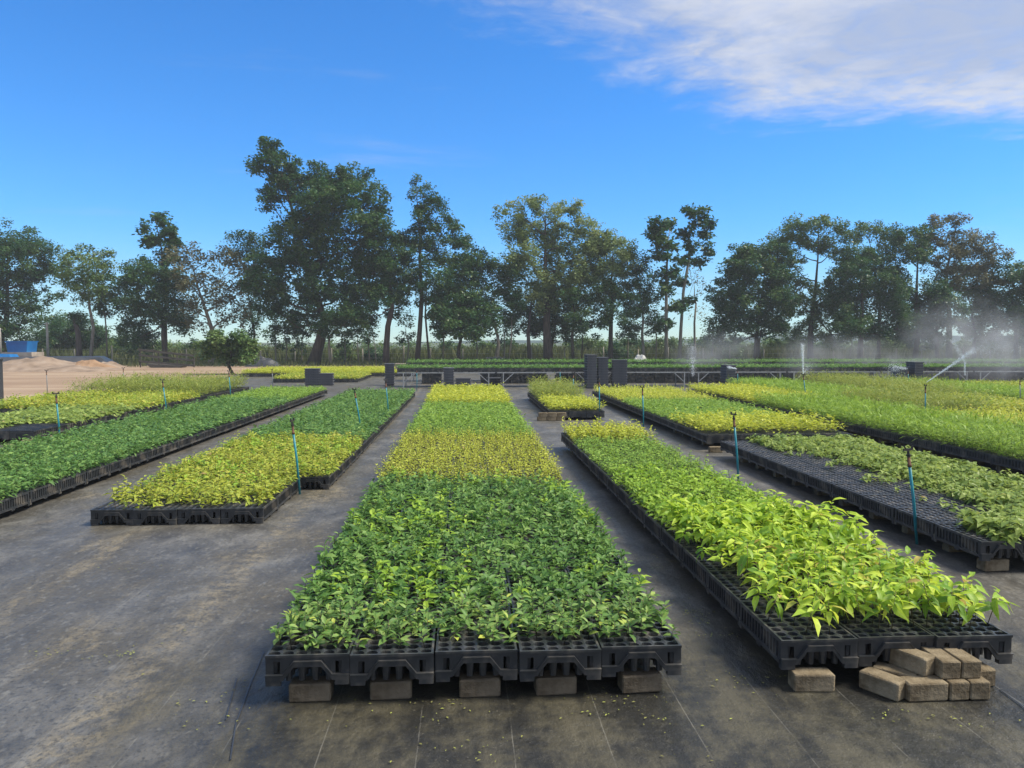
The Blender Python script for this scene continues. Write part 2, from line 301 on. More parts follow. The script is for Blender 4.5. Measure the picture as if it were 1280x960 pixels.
def thing(name, label, cat, loc=(0, 0, 0), rotz=0., group=None):
    o = bpy.data.objects.new(name, None); C.objects.link(o); o.location = tuple(map(float, loc)); o.rotation_euler = (0, 0, rotz)
    o.empty_display_size = .1
    return tag(o, label, cat, group)

# ------------------------------------------------------------------ the ground
def fbm(x, y, seed=0):
    r = np.random.default_rng(seed); z = 0 * x
    for k in range(7):
        f = .5 * 1.75 ** k; a, b_, p = r.normal(size=2), r.uniform(0, 6.28), r.uniform(0, 6.28)
        z = z + np.sin(f * (a[0] * x + a[1] * y) + b_ + 1.3 * np.sin(f * .7 * (a[1] * x - a[0] * y) + p)) / 1.5 ** k
    return z / 2.4
def grid(x0, x1, y0, y1, nx, ny, zf):
    X, Y = np.meshgrid(np.linspace(x0, x1, nx), np.linspace(y0, y1, ny)); Z = zf(X, Y)
    V = np.stack([X, Y, Z], -1).reshape(-1, 3); i = np.arange(nx * ny).reshape(ny, nx)
    T = np.stack([i[:-1, :-1], i[:-1, 1:], i[1:, 1:], i[1:, :-1]], -1).reshape(-1, 4); return V, T
V, T = grid(-2500, 2500, -400, 4500, 60, 60, lambda x, y: -.06 + 0 * x)
tag(obj('ground', mesh_np('ground', V, T), 'terrain'), kind='structure')
V, T = grid(-13.0, 46, -5, 56, 260, 300, lambda x, y: -.005 + .0045 * fbm(x * 2.2, y * 1.6, 3))
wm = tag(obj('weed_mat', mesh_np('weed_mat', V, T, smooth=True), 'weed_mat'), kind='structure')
V, T = grid(-110, -12.6, 12, 66, 160, 120, lambda x, y: -.03 + .02 * fbm(x * .5, y * .9, 5) + .012 * np.sin(y * 2.2 + .3 * x))
tag(obj('dirt_road', mesh_np('dirt_road', V, T, smooth=True), 'sand'), kind='structure')
V, T = grid(-12.6, 3, 56.0, 63, 60, 20, lambda x, y: -.03 + .02 * fbm(x * .5, y * .9, 6))
tag(obj('dirt_path', mesh_np('dirt_path', V, T, smooth=True), 'sand'), kind='structure')
# overlapping edges of the mat lengths
def strip(pts, wd, hgt_):
    mb = MB()
    for a, b in zip(pts[:-1], pts[1:]): mb.bar((a[0], a[1], hgt_ / 2), (b[0], b[1], hgt_ / 2), wd, hgt_)
    return mb.mesh('seam')
for pl in ([at(330, 815), at(312, 858), at(295, 905), at(288, 950)], [at(296, 848), at(282, 900)],
           [at(1250, 862), at(1275, 880), at(1330, 930)]):
    obj('seam', strip(pl, .006, .003), 'tarp', wm)
# distant low hills
def hill(pts, Y, name):
    mb = MB(); n = len(pts)
    P = [aty(x, y, Y) for x, y in pts]
    for a, b in zip(P[:-1], P[1:]):
        mb.hexa([(a[0], Y - 250, -.5), (b[0], Y - 250, -.5), (b[0], Y + 250, -.5), (a[0], Y + 250, -.5), (a[0], Y, a[2]), (b[0], Y, b[2]), (b[0], Y + 100, b[2]), (a[0], Y + 100, a[2])])
    tag(obj(name, mb.mesh(name), 'hill'), kind='structure')
hill([(500, 428), (620, 425), (760, 426), (900, 423), (960, 420), (1060, 417), (1160, 419), (1280, 421), (1400, 419), (1600, 423), (1800, 427)], 2600, 'hills')

# ------------------------------------------------------------------ seedling trays
TW, TL, TH = .425, .625, .16; PX, PY = .433, .635
NX, NY = 6, 9; CXP, CYP = (TW - .012) / NX, (TL - .012) / NY
def cell_xy(i, j): return (-TW / 2 + .006 + (i + .5) * CXP, .006 + (j + .5) * CYP)
def make_tray_meshes():
    g = MB(); t = MB(); K = 12
    for i in range(NX):
        for j in range(NY):
            cx, cy = cell_xy(i, j); hx, hy = CXP / 2, CYP / 2; V = []; Fs = []
            ang = [2 * math.pi * (k + .5) / K for k in range(K)]
            for a in ang:                                 # square border, slightly lower in the middle of each side: raised nodes at the corners
                c_, s_ = math.cos(a), math.sin(a); q = max(abs(c_), abs(s_)); corner = min(abs(c_), abs(s_)) / q
                V.append((cx + hx * c_ / q, cy + hy * s_ / q, TH - .011 + .011 * corner))
            for a in ang: V.append((cx + .0285 * math.cos(a), cy + .0285 * math.sin(a), TH - .008))
            for a in ang: V.append((cx + .026 * math.cos(a), cy + .026 * math.sin(a), TH - .034))
            for k in range(K):
                k2 = (k + 1) % K; Fs += [(k, k2, K + k2, K + k), (K + k, K + k2, 2 * K + k2, 2 * K + k)]
            g.add(V, Fs)
            V = [(cx + .026 * math.cos(a), cy + .026 * math.sin(a), TH - .034) for a in ang]
            g.add(V, [tuple(range(K))], 1)
            rr = [2 * math.pi * k / 8 for k in range(8)]
            V = [(cx + .025 * math.cos(a), cy + .025 * math.sin(a), TH - .036) for a in rr] + [(cx + .017 * math.cos(a), cy + .017 * math.sin(a), .014) for a in rr]
            t.add(V, [(k + 8, (k + 1) % 8 + 8, (k + 1) % 8, k) for k in range(8)] + [tuple(range(15, 7, -1))])
    grid_ = g.mesh('cell_grid'); tubes = t.mesh('tubes')
    # end panel in the xz plane, at y 0..0.012, facing -y
    e = MB(); w2 = TW / 2
    def zb(x):
        ax = abs(x)
        return .028 if ax > .125 else (.028 + (.125 - ax) / .055 * .07 if ax > .07 else .098)
    xs = [-w2, -.172, -.140, -.125, -.07, .07, .125, .140, .172, w2]
    for a, b in zip(xs[:-1], xs[1:]):
        def pan(z0a, z0b, z1, y0, y1):
            e.hexa([(a, y0, z0a), (b, y0, z0b), (b, y1, z0b), (a, y1, z0a), (a, y0, z1), (b, y0, z1), (b, y1, z1), (a, y1, z1)])
        if abs(abs(a + b) / 2 - .156) < .005:
            pan(zb(a), zb(b), .058, .007, .012); pan(.122, .122, TH - .012, .007, .012)
        else: pan(zb(a), zb(b), TH - .012, .007, .012)
    # raised rib along the arch and flat feet
    pr = [(-w2, .028), (-.125, .028), (-.07, .098), (.07, .098), (.125, .028), (w2, .028)]
    for (a, za), (b, z2) in zip(pr[:-1], pr[1:]):
        e.hexa([(a, -.005, za - .002), (b, -.005, z2 - .002), (b, .009, z2 - .002), (a, .009, za - .002), (a, -.005, za + .03), (b, -.005, z2 + .03), (b, .009, z2 + .03), (a, .009, za + .03)])
        e.hexa([(a, -.012, za + .026), (b, -.012, z2 + .026), (b, .0085, z2 + .026), (a, .0085, za + .026), (a, -.012, za + .0315), (b, -.012, z2 + .0315), (b, .0085, z2 + .0315), (a, .0085, za + .0315)])
    e.box(-w2, w2, -.002, .0115, TH - .014, TH - .001)
    for s in (-1, 1):
        x0, x1 = sorted((s * (w2 - .001), s * .137)); e.box(x0, x1, -.003, .03, 0, .027)
    endm = e.mesh('end_panel')
    # side panel in the yz plane, at x 0..0.012, facing -x
    s = MB(); s.box(.010, .013, .014, TL - .014, .03, TH - .014)
    s.box(.001, .0125, .0135, TL - .0135, TH - .024, TH - .0015); s.box(-.003, .0118, .0135, TL - .0135, .026, .05); s.box(-.006, .0112, .0137, TL - .0137, .044, .049)
    nr = 13
    for k in range(nr + 1):
        y = .03 + k * (TL - .06) / nr; s.box(.0, .0105, y - .0055, y + .0055, .048, TH - .022)
    for y0, y1 in ((.012, .034), (TL - .034, TL - .012)): s.box(.0005, .0112, y0, y1, .03, TH - .003)
    s.box(-.002, .02, TL / 2 - .03, TL / 2 + .03, .01, .027)
    sidem = s.mesh('side_panel')
    return grid_, tubes, endm, sidem
TG, TT, TE, TS = make_tray_meshes()
for me, ms in ((TG, ('plastic', 'soil')), (TT, ('plastic',)), (TE, ('plastic',)), (TS, ('plastic',))):
    for k in ms: me.materials.append(MATS[k])
def tray(x, y, z, label, group, rz=0.):        # x = centre, y = near end
    t = thing('seedling_tray', label, 'tray', (x, y, z), rz, group)
    obj('cell_grid', TG, parent=t); tag(obj('cell_tubes', TT, parent=t), kind='stuff')
    obj('end_panel', TE, parent=t); obj('end_panel', TE, parent=t, loc=(0, TL, 0), rot=(0, 0, math.pi))
    obj('side_panel', TS, parent=t, loc=(-TW / 2, 0, 0)); obj('side_panel', TS, parent=t, loc=(TW / 2, TL, 0), rot=(0, 0, math.pi))
    return t
def low_tray():                                 # the same tray for the far beds
    m_ = MB(); w2 = TW / 2
    m_.box(-w2 + .012, w2 - .012, .012, TL - .012, .02, TH - .03)
    for i in range(NX + 1): x = -w2 + .006 + i * CXP; m_.box(x - .008, x + .008, .0, TL, TH - .028, TH - .004)
    for j in range(NY + 1): y = .006 + j * CYP; m_.box(-w2, w2, y - .008, y + .008, TH - .027, TH)
    for x0, x1 in ((-w2 - .003, -w2 + .011), (w2 - .011, w2 + .003)):
        m_.box(x0, x1, .001, TL - .001, .022, .05)
        for k in range(10): y = .03 + k * (TL - .06) / 9; m_.box(x0 + .002, x1 - .002, y - .009, y + .009, .051, TH - .029)
    for y0, y1 in ((-.003, .011), (TL - .011, TL + .003)):
        m_.box(-w2 + .002, -.1, y0, y1, .0, TH - .029); m_.box(.1, w2 - .002, y0, y1, .0, TH - .029); m_.box(-.099, .099, y0 + .001, y1 - .001, .09, TH - .03)
    return m_
LT = low_tray(); LTV = np.array(LT.v, np.float32); LTF = np.array(LT.f, np.int32)

# ------------------------------------------------------------------ seedlings
def leaf_geo(L, Wd, droop, fold, lod):
    def z(x): return -droop * L * (x ** 2) * .8
    if lod == 0:
        P = [(0, 0, 0)]
        for x, hw in ((.28, .82), (.62, .9)):
            P += [(x * L, hw * Wd / 2, z(x) + fold * Wd * .3), (x * L, 0, z(x)), (x * L, -hw * Wd / 2, z(x) + fold * Wd * .3)]
        P += [(L * .97, 0, z(1))]
        Tt = [(0, 2, 1), (0, 3, 2), (1, 2, 5), (1, 5, 4), (2, 3, 6), (2, 6, 5), (4, 5, 7), (5, 6, 7)]
    elif lod == 1:
        P = [(0, 0, 0), (.45 * L, Wd / 2, z(.45) + fold * Wd * .25), (.45 * L, -Wd / 2, z(.45) + fold * Wd * .25), (.5 * L, 0, z(.5)), (L, 0, z(1))]
        Tt = [(0, 3, 1), (0, 2, 3), (1, 3, 4), (3, 2, 4)]
    else:
        P = [(0, 0, 0), (.45 * L, Wd / 2, z(.45)), (.45 * L, -Wd / 2, z(.45)), (L, 0, z(1))]; Tt = [(0, 2, 1), (1, 2, 3)]
    return np.array(P, float), np.array(Tt)
def rot(yaw, pitch, roll):
    cy, sy, cp, sp, cr, sr = math.cos(yaw), math.sin(yaw), math.cos(pitch), math.sin(pitch), math.cos(roll), math.sin(roll)
    return np.array([[cy, -sy, 0], [sy, cy, 0], [0, 0, 1]]) @ np.array([[cp, 0, -sp], [0, 1, 0], [sp, 0, cp]]) @ np.array([[1, 0, 0], [0, cr, -sr], [0, sr, cr]])
def plan(sp, r):                                # one seedling: stem points and leaf placements
    s = SP[sp]; h = r.uniform(*s['h']); n = r.integers(s['n'][0], s['n'][1] + 1); bx, by = r.normal(0, .12 * h, 2)
    def stem(t): return np.array([bx * t * t, by * t * t, h * t])
    leaves = []; y0 = r.uniform(0, 6.28)
    for k in range(n):
        t = s['s0'] + (1 - s['s0']) * (k + .6) / n; t = min(t, 1.)
        L = r.uniform(*s['l']) * (1 - .35 * max(0, t - .8) / .2)
        pitch = R(r.uniform(*s['p'])) + (R(25) if t > .93 else 0)
        leaves.append((stem(t), y0 + k * 2.4 + r.normal(0, .3), pitch, r.normal(0, .35), L, L * s['w'] * r.uniform(.85, 1.15), s['d'] * r.uniform(.6, 1.4), t))
    return h, stem, leaves
def template(sp, lod, r):
    h, stem, leaves = plan(sp, r); Vs = []; Ts = []; rn = []; o = 0
    if lod == 2: leaves = leaves[::2] + leaves[-1:]
    k = 1.0 if lod < 2 else 1.35
    for (p, yw, pt, rl, L, Wd, d, t) in leaves:
        V, T = leaf_geo(L * k, Wd * k, d, .5, lod); V = V @ rot(yw, pt, rl).T + p
        Vs.append(V); Ts.append(T + o); o += len(V); rn += [.1 + .85 * min(1, max(0, r.beta(2, 2) * .8 + .25 * (t - .5)))] * len(V)
    if lod < 2:
        mb = MB(); mb.tube([(0, 0, -.03), stem(.5), stem(1.)], [.0022, .0019, .0012], 3, cap=False)
        V = np.array(mb.v); T = np.array([(a, b, c) for a, b, c, d in mb.f] + [(a, c, d) for a, b, c, d in mb.f])
        Vs.append(V); Ts.append(T + o); rn += [.02] * len(V)
    return np.concatenate(Vs), np.concatenate(Ts), np.array(rn)
TPL = {}
def templates(sp, lod):
    if (sp, lod) not in TPL:
        r = np.random.default_rng(abs(hash((len(sp), sum(map(ord, sp)), lod))) % 9999); TPL[(sp, lod)] = [template(sp, lod, r) for _ in range(14)]
    return TPL[(sp, lod)]
def mass(sp, pts, lod, tilt=.16, smin=.65, smax=1.3):
    """many seedlings at the points -> vertices, triangles, rnd"""
    if len(pts) == 0: return None
    tp = templates(sp, lod); pick = rng.integers(0, len(tp), len(pts)); VV = []; TT_ = []; RR = []; o = 0
    for k, (V, T, rn) in enumerate(tp):
        P = pts[pick == k]; n = len(P)
        if not n: continue
        a = rng.uniform(0, 6.283, n); s = rng.uniform(smin, smax, n); c_, s_ = np.cos(a) * s, np.sin(a) * s
        X = V[None, :, 0] * c_[:, None] - V[None, :, 1] * s_[:, None]; Y = V[None, :, 0] * s_[:, None] + V[None, :, 1] * c_[:, None]
        Z = V[None, :, 2] * (s * rng.uniform(.85, 1.12, n))[:, None]
        tx, ty = rng.normal(0, tilt, (2, n)); X = X + Z * tx[:, None]; Y = Y + Z * ty[:, None]
        W = np.stack([X + P[:, 0, None], Y + P[:, 1, None], Z + P[:, 2, None]], -1)
        VV.append(W.reshape(-1, 3)); TT_.append((T[None] + (np.arange(n) * len(V))[:, None, None]).reshape(-1, 3) + o); o += n * len(V)
        q = np.where(rn[None] < .05, rn[None], np.clip(rn[None] + rng.normal(0, .1, n)[:, None], .1, .985)); RR.append(q.ravel())
    return np.concatenate(VV), np.concatenate(TT_), np.concatenate(RR)
def join(parts):
    V = []; T = []; Rn = []; o = 0
    for p in parts:
        if p is None: continue
        V.append(p[0]); T.append(p[1] + o); Rn.append(p[2]); o += len(p[0])
    return np.concatenate(V), np.concatenate(T), np.concatenate(Rn)
def lod_of(y): return 0 if y < 7.2 else (1 if y < 14 else 2)
PATCH = {}                                       # (species, label) -> list of points by lod
def grow(sp, label, x, y, z): PATCH.setdefault((sp, label), {}).setdefault(lod_of(math.hypot(x, y)), []).append((x, y, z))

# leaf meshes shared by the seedlings that stand singly
LEAFV = {}
def leaf_mesh(sp, k):
    if (sp, k) not in LEAFV:
        s = SP[sp]; V, T = leaf_geo(1., s['w'] * (.9 + .1 * k), s['d'] * (.6 + .4 * k), .5, 0)
        me = mesh_np('leaf', V, T, smooth=True); me.materials.append(MATS['leafobj_' + sp]); LEAFV[(sp, k)] = me
    return LEAFV[(sp, k)]
STEMM = {}
def single(sp, x, y, z, label, group, r, scale=1.):
    t = thing(SNAME[sp], label, 'seedling', (x, y, z), r.uniform(0, 6.28), group); h, stem, leaves = plan(sp, r)
    key = (sp, 'stem')
    if key not in STEMM:
        mb = MB(); mb.tube([(0, 0, -.02), (0, 0, .5), (0, 0, 1.)], [.0024, .002, .0013], 5); me = mb.mesh('stem', True)
        mm = MATS.get('stem_' + sp) or noisy('stem_' + sp, [(.3, tuple(c * .7 for c in SP[sp]['c'][0][1])), (.7, SP[sp]['c'][0][1])], 30.); me.materials.append(mm); STEMM[key] = me
    top = stem(1.); so_ = obj('stem', STEMM[key], parent=t)
    so_.rotation_euler = Vector(top).to_track_quat('Z', 'Y').to_euler(); so_.scale = (1, 1, float(np.linalg.norm(top)))
    t.scale = (scale,) * 3
    for (p, yw, pt, rl, L, Wd, d, tt) in leaves:
        q = stem(1.) * tt
        o = obj('leaf', leaf_mesh(sp, int(r.integers(0, 3))), parent=t, loc=q)
        o.rotation_euler = Matrix(rot(yw, pt, rl).tolist()).to_euler(); o.scale = (L,) * 3
    return t
SMALLM = {}; SNAME = {'dark': 'glossy_seedling', 'lime': 'drooping_seedling', 'yellow': 'yellow_seedling', 'spread': 'broadleaf_seedling'}
def small(sp, x, y, z, label, group, r, scale=1.):  # one seedling too far off to show its parts
    if sp not in SMALLM:
        SMALLM[sp] = []
        for V, T, rn in templates(sp, 1):
            me = mesh_np('seedling', V, T, rn); me.materials.append(MATS['leaf_' + sp]); SMALLM[sp].append(me)
    o = obj(SNAME[sp], SMALLM[sp][int(r.integers(0, len(SMALLM[sp])))], loc=(x, y, z), rot=(r.normal(0, .1), r.normal(0, .1), r.uniform(0, 6.28)), scale=float(r.uniform(.8, 1.15)) * scale)
    return tag(o, label, 'seedling', group)

# ------------------------------------------------------------------ beds
ORD = ['first', 'second', 'third', 'fourth', 'fifth', 'sixth', 'seventh', 'eighth', 'ninth', 'tenth', 'eleventh', 'twelfth', 'thirteenth', 'fourteenth', 'fifteenth']
def colw(c): return ORD[c] + ' from the road side'
TRAYS = []                                       # x, y, z, bed text, row, force
r1 = np.random.default_rng(21)
def bed(x0, ncol, y0, nrow, z, text, sections, single_sp=None, skip=None, jit=.008, col_off=0.):
    """sections: [(y_end, species, label, fill)] from the near end"""
    for c in range(ncol):
        for r_ in range(nrow):
            if skip and skip(c, r_): continue
            x = x0 + (c + .5) * PX + r1.normal(0, .0022); y = y0 + r_ * PY + r1.normal(0, .003) + .012 * math.sin(c * 9.1 + x0 * 3.) - (c % 2) * .004
            TRAYS.append((x, y, z, text, r_, c))
            for i in range(NX):
                for j in range(NY):
                    cx, cy = cell_xy(i, j); px_, py_ = x + cx, y + cy
                    e = py_ + r1.normal(0, .16) + .3 * math.sin(c * 12.9 + x0 * 7.)
                    for ye, sp, lab, fill in sections:
                        if e < ye: break
                    f = fill(px_, py_, c, r_, i, j) if callable(fill) else fill
                    if r1.random() > f: continue
                    p = (px_ + r1.normal(0, jit), py_ + r1.normal(0, jit), z + TH - .033)
                    if single_sp and single_sp(sp, p, r_, c): continue
                    if sp in ('yellow', 'dark') and r1.random() < .3 * max(0., float(fbm(np.array(px_ * 2.1), np.array(py_ * 2.1), 8)) + .35): grow('mid', 'scattered brighter green seedlings among the ' + {'yellow': 'yellow', 'dark': 'dark green'}[sp] + ' ones', *p); continue
                    grow(sp, lab, *p)
singles = []
# central bed: five trays wide
def fillC(x, y, c, r_, i, j):
    if r_ == 0: return (0., .45, .75, .9)[min(j, 3)]
    return .93
def sC(sp, p, r_, c):
    if r_ == 0:
        singles.append(('dark', p, 'glossy green seedling in the central bed, front tray ' + colw(c), 'seedlings in the front trays of the central bed', 1.)); return True
    return False
ZB = .097
bed(-1.03, 5, 3.9, 34, ZB, 'central bed', [(8.6, 'dark', 'dense dark green seedlings filling the near part of the central bed', fillC), (12.6, 'olive', 'olive and yellow small-leaved seedlings across the middle of the central bed', .97),
    (19.3, 'fresh', 'fresh green seedlings behind the olive ones in the central bed', .97), (99, 'sun', 'bright lime seedlings at the far end of the central bed', .97)], sC)
# right-hand bed with tall lime plants in front
def fillD(x, y, c, r_, i, j):
    edge = (c == 0 and i < 2)
    if r_ == 0: return 0. if j == 0 else (.55 if not edge else .22)
    if r_ < 3: return .62 if not edge else .3
    return .93
def sD(sp, p, r_, c):
    if r_ <= 1 and sp == 'lime':
        singles.append(('lime', p, 'tall drooping lime seedling in the narrow bed, ' + ORD[r_] + ' row, tray ' + colw(c), 'tall lime seedlings in the narrow bed', 1.)); return True
    return False
bed(1.68, 3, 3.95, 15, ZB, 'narrow lime bed', [(6.3, 'lime', 'tall lime seedlings with long leaves massed behind the front trays of the narrow bed', fillD), (8.8, 'mid', 'fresh mid green seedlings in the middle of the narrow bed', fillD),
    (11.9, 'fresh', 'soft green seedlings towards the far end of the narrow bed', .96), (99, 'sun', 'yellow lime seedlings closing the far end of the narrow bed', .96)], sD)
# the short bed beyond it
bed(2.02, 3, 18.2, 11, .05, 'short bed with a paver stack at its end', [(21.4, 'sun', 'yellow upright seedlings at the near end of the short bed with pavers', .96), (99, 'tall', 'olive green feathery seedlings at the far end of the short bed with pavers', .8)])
# left bed with yellow plants in front
def fillA(x, y, c, r_, i, j):
    if r_ == 0: return 0. if j < 1 else (.12 if (c == 0 and j < 6) else (.5 if j < 4 else .8))
    if r_ == 1 and c == 0: return .5
    return .9
def sA(sp, p, r_, c):
    if r_ == 0:
        singles.append(('yellow', p, 'small yellow seedling in the left bed, front tray ' + colw(c), 'yellow seedlings in the front trays of the left bed', -1.15)); return True
    return False
LA = 'yellow green seedlings covering the near half of the left bed behind its front trays'
bed(-3.80, 4, 7.92, 3, .0, 'yellow left bed', [(99, 'yellow', LA, fillA)], sA)
bed(-3.88, 5, 7.92 + 3 * PY - .09, 26, .0, 'yellow left bed', [(13.2, 'yellow', LA, .92), (99, 'deep', 'even green seedlings covering the far half of the left bed', .96)])
# far-left long dark green bed
bed(-6.98, 5, 6.2, 33, .05, 'long dark green bed', [(15.5, 'deep', 'deep green seedlings along the near part of the long left bed', .97), (22, 'deep', 'green seedlings along the middle of the long left bed', .97), (99, 'fresh', 'paler green seedlings at the far end of the long left bed', .97)])
# beds beside the dirt road
bed(-10.0, 5, 14.4, 22, .09, 'outer left bed', [(19, 'spread', 'thin olive seedlings in the near part of the outer left bed', lambda x, y, c, r_, i, j: .0 if (r_ < 2 and c > 2) else .8), (23.5, 'yellow', 'yellow seedlings in the middle of the outer left bed', .93), (99, 'tall', 'tall olive feathery seedlings at the far end of the outer left bed', .7)])
bed(-12.4, 4, 19.6, 16, .05, 'outermost bed beside the dirt road', [(25, 'yellow', 'yellow green seedlings in the bed next to the dirt road', .9), (99, 'tall', 'tall wispy olive seedlings in the bed next to the dirt road', .7)])
# right beds
def fillE(x, y, c, r_, i, j):
    if c == 0: return .85 if (r_ == 0 and i > 1) else 0.
    if c == 1: return .9 if r_ == 0 else (.12 if r_ < 8 else .6)
    return .93 if c > 2 else (.55 if i < 2 else .9)
def sE(sp, p, r_, c):
    if r_ == 0 and c < 2:
        singles.append(('spread', p, 'olive leafy seedling in the half-empty bed, front tray ' + colw(c), 'seedlings in the corner trays of the half-empty bed', -1.25)); return True
    return False
bed(4.12, 5, 5.85, 10, ZB, 'half-empty right bed', [(99, 'spread', 'broad-leaved olive seedlings beside the empty cells of the right bed', fillE)], sE)
bed(4.14, 6, 12.95, 19, ZB, 'bed behind the half-empty bed', [(15.0, 'sun', 'lime seedlings along the near end of the bed behind the half-empty one', lambda x, y, c, r_, i, j: 0. if (r_ == 0 and j < 3) else .93), (20, 'fresh', 'green seedlings in the middle of the bed behind the half-empty one', .96), (99, 'olive', 'olive yellow seedlings at the far end of the bed behind the half-empty one', .96)])
bed(7.5, 5, 8.6, 27, ZB, 'feathery green bed', [(20, 'feather', 'bright green feathery seedlings along the long right bed', .88), (99, 'sun', 'yellow seedlings at the far end of the feathery right bed', .9)])
bed(10.15, 5, 14.2, 24, .05, 'far right bed with tall olive plants', [(17, 'olive', 'reddish olive seedlings at the near end of the far right bed', .95), (21, 'tall', 'tall olive seedlings along the far right bed', .7), (99, 'feather', 'green feathery seedlings at the far end of the far right bed', .85)])
bed(12.9, 5, 17.4, 19, .05, 'yellow far right bed', [(22, 'yellow', 'yellow olive seedlings in the next bed towards the right', .95), (99, 'tall', 'tall green seedlings at the far end of the yellow right bed', .7)])
bed(15.7, 5, 20.4, 13, .05, 'outermost right bed', [(99, 'feather', 'green seedlings in the outermost right bed', .85)])
bed(18.4, 8, 22.6, 10, .05, 'wide outermost right bed', [(99, 'yellow', 'yellow green seedlings in the wide bed at the far right', .9)])
# beds beyond the left aisle end
bed(-8.9, 9, 36.0, 8, .0, 'far left beds before the big tree', [(99, 'yellow', 'yellow green seedlings in the far beds before the big leaning tree', .85)])
bed(-12.2, 22, 42.2, 10, .0, 'far left beds before the big tree', [(99, 'sun', 'lime seedlings in the hindmost beds before the big leaning tree', .8)])

for sp, p, lab, grp, s in singles:
    if s > 0: single(sp, *p, lab, grp, r1, s * float(r1.uniform(.85, 1.15)))
    else: small(sp, *p, lab, grp, r1, -s)
# a few separate plants
for px_, py_ in ((139, 640), (143, 628), (156, 640), (150, 622)):
    q = at(px_, py_, .14); small('yellow', q[0], q[1] + .1, TH - .02, 'lone larger yellow seedling standing at the bare corner of the left bed', 'lone seedlings at the bare corner of the left bed', r1, 1.5)

# trays: the nearest ones singly, the rest together
def vis(t):
    p = np.array([t[0], t[1], t[2]]) - np.array([0, 0, CAMH]); wz = p @ FW; xx = CX + F * (p @ RT) / wz if wz > 0 else -999
    return -140 < xx < 1420
TV = [t for t in TRAYS if vis(t)]
TV.sort(key=lambda t: math.hypot(t[0], t[1]))
for t in TV[:210]:
    x, y, z, text, row, c = t
    lab = 'black cell tray in the ' + text + (', front row, ' if row == 0 else ', ' + (ORD[row] if row < 15 else 'far') + ' row, ') + colw(c)
    tray(x, y, z, lab, ('front trays of the ' if row == 0 else 'trays of the ') + text, R(r1.normal(0, .22)))
rest = TV[210:]
def mass_trays(lst, name, label):
    n = len(lst); P = np.array([(t[0], t[1], t[2]) for t in lst], np.float32)
    V = (LTV[None] + P[:, None]).reshape(-1, 3); T = (LTF[None] + (np.arange(n) * len(LTV))[:, None, None]).reshape(-1, 4)
    return tag(obj(name, mesh_np(name, V, T), 'plastic'), label, 'trays', kind='stuff')
# benches carry the last of them
BT = []
BZ = .60
for xb in np.arange(-2.6, 30, PX):
    for rr in range(2): BT.append((xb, 31.75 + rr * PY, BZ + .02))
for xb in np.arange(-2.6, 34, PX):
    for rr in range(2): BT.append((xb, 36.6 + rr * PY, BZ + .12))
for t in BT:
    for i in range(NX):
        for j in range(NY):
            if r1.random() < .62:
                cx, cy = cell_xy(i, j); grow('deep', 'leafy green seedlings growing in trays on the metal benches', t[0] + cx, t[1] + cy, t[2] + TH - .03)
mass_trays(rest, 'seedling_trays', 'black cell trays of the farther beds under their seedlings')
UB = [(xb + r1.normal(0, .02), yy, zz * .165) for xb in np.arange(-2.2, 32, PX * 1.02) for yy in (34.6, 35.3) for zz in range(3) if fbm(np.array(xb * .9), np.array(yy), 4) > (-.35 if xb < 6 else -.8)]
mass_trays(UB, 'tray_piles', 'low piles of empty black trays on the ground between the bench rows')
mass_trays([(a, b, c) for a, b, c in BT], 'bench_trays', 'black cell trays standing in rows on the metal benches')
for (sp, lab), by in PATCH.items():
    parts = [mass(sp, np.array(v_), l_) for l_, v_ in by.items()]
    V, T, rn = join(parts); tag(obj('seedlings', mesh_np('seedlings', V, T, rn), 'leaf_' + sp), lab, 'seedlings', kind='stuff')

# ------------------------------------------------------------------ pavers
def paver_mesh(seed, sx=.215, sy=.105, sz=.094):
    r = np.random.default_rng(seed); c = .007; x, y = sx / 2, sy / 2
    def ring(i, z): return [(-x + i, -y + i + c, z), (-x + i + c, -y + i, z), (x - i - c, -y + i, z), (x - i, -y + i + c, z), (x - i, y - i - c, z), (x - i - c, y - i, z), (-x + i + c, y - i, z), (-x + i, y - i - c, z)]
    V = ring(.003, 0) + ring(0, .006) + ring(0, sz - .008) + ring(.004, sz - .002) + ring(.009, sz)
    V = [tuple(np.array(p) + (r.normal(0, .0007, 3) if p[2] > 0.01 else 0)) for p in V]; Fs = [tuple(range(7, -1, -1)), tuple(range(32, 40))]
    for k in range(4):
        for j in range(8): Fs.append((k * 8 + j, k * 8 + (j + 1) % 8, k * 8 + 8 + (j + 1) % 8, k * 8 + 8 + j))
    me = bpy.data.meshes.new('paver'); me.from_pydata([tuple(map(float, p)) for p in V], [], Fs); me.update(); me.materials.append(MATS['paver']); return me
noisy('shaded_paver', [(.25, (.03, .023, .014)), (.5, (.09, .069, .043)), (.75, (.17, .135, .09))], 9., rough=.7, spec=.3, detail=8., bmp=.5, bscale=60, rnd=.25)  # darker copy of the paver, the shade under the trays put into its colour
PV = [paver_mesh(s) for s in range(6)]
def paver(x, y, z, rz, label, group=None, k=None, damp=False):  # damp: use the darker paver copy with the tray shade in its colour
    if damp:
        me = paver_mesh(int(r1.integers(0, 99))); me.materials[0] = MATS['shaded_paver']; return tag(obj('paver', me, loc=(x, y, z), rot=(0, 0, rz)), label, 'paver', group)
    return tag(obj('paver', PV[int(r1.integers(0, 6)) if k is None else k], loc=(x, y, z), rot=(0, 0, rz)), label, 'paver', group)
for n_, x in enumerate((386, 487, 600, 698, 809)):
    q = at(x, 880); paver(q[0], 3.9 + .075, 0, R(r1.normal(0, 1.5)), 'shade-darkened brown paver under the front of the central bed, ' + colw(n_), 'pavers under the front of the central bed', damp=True)
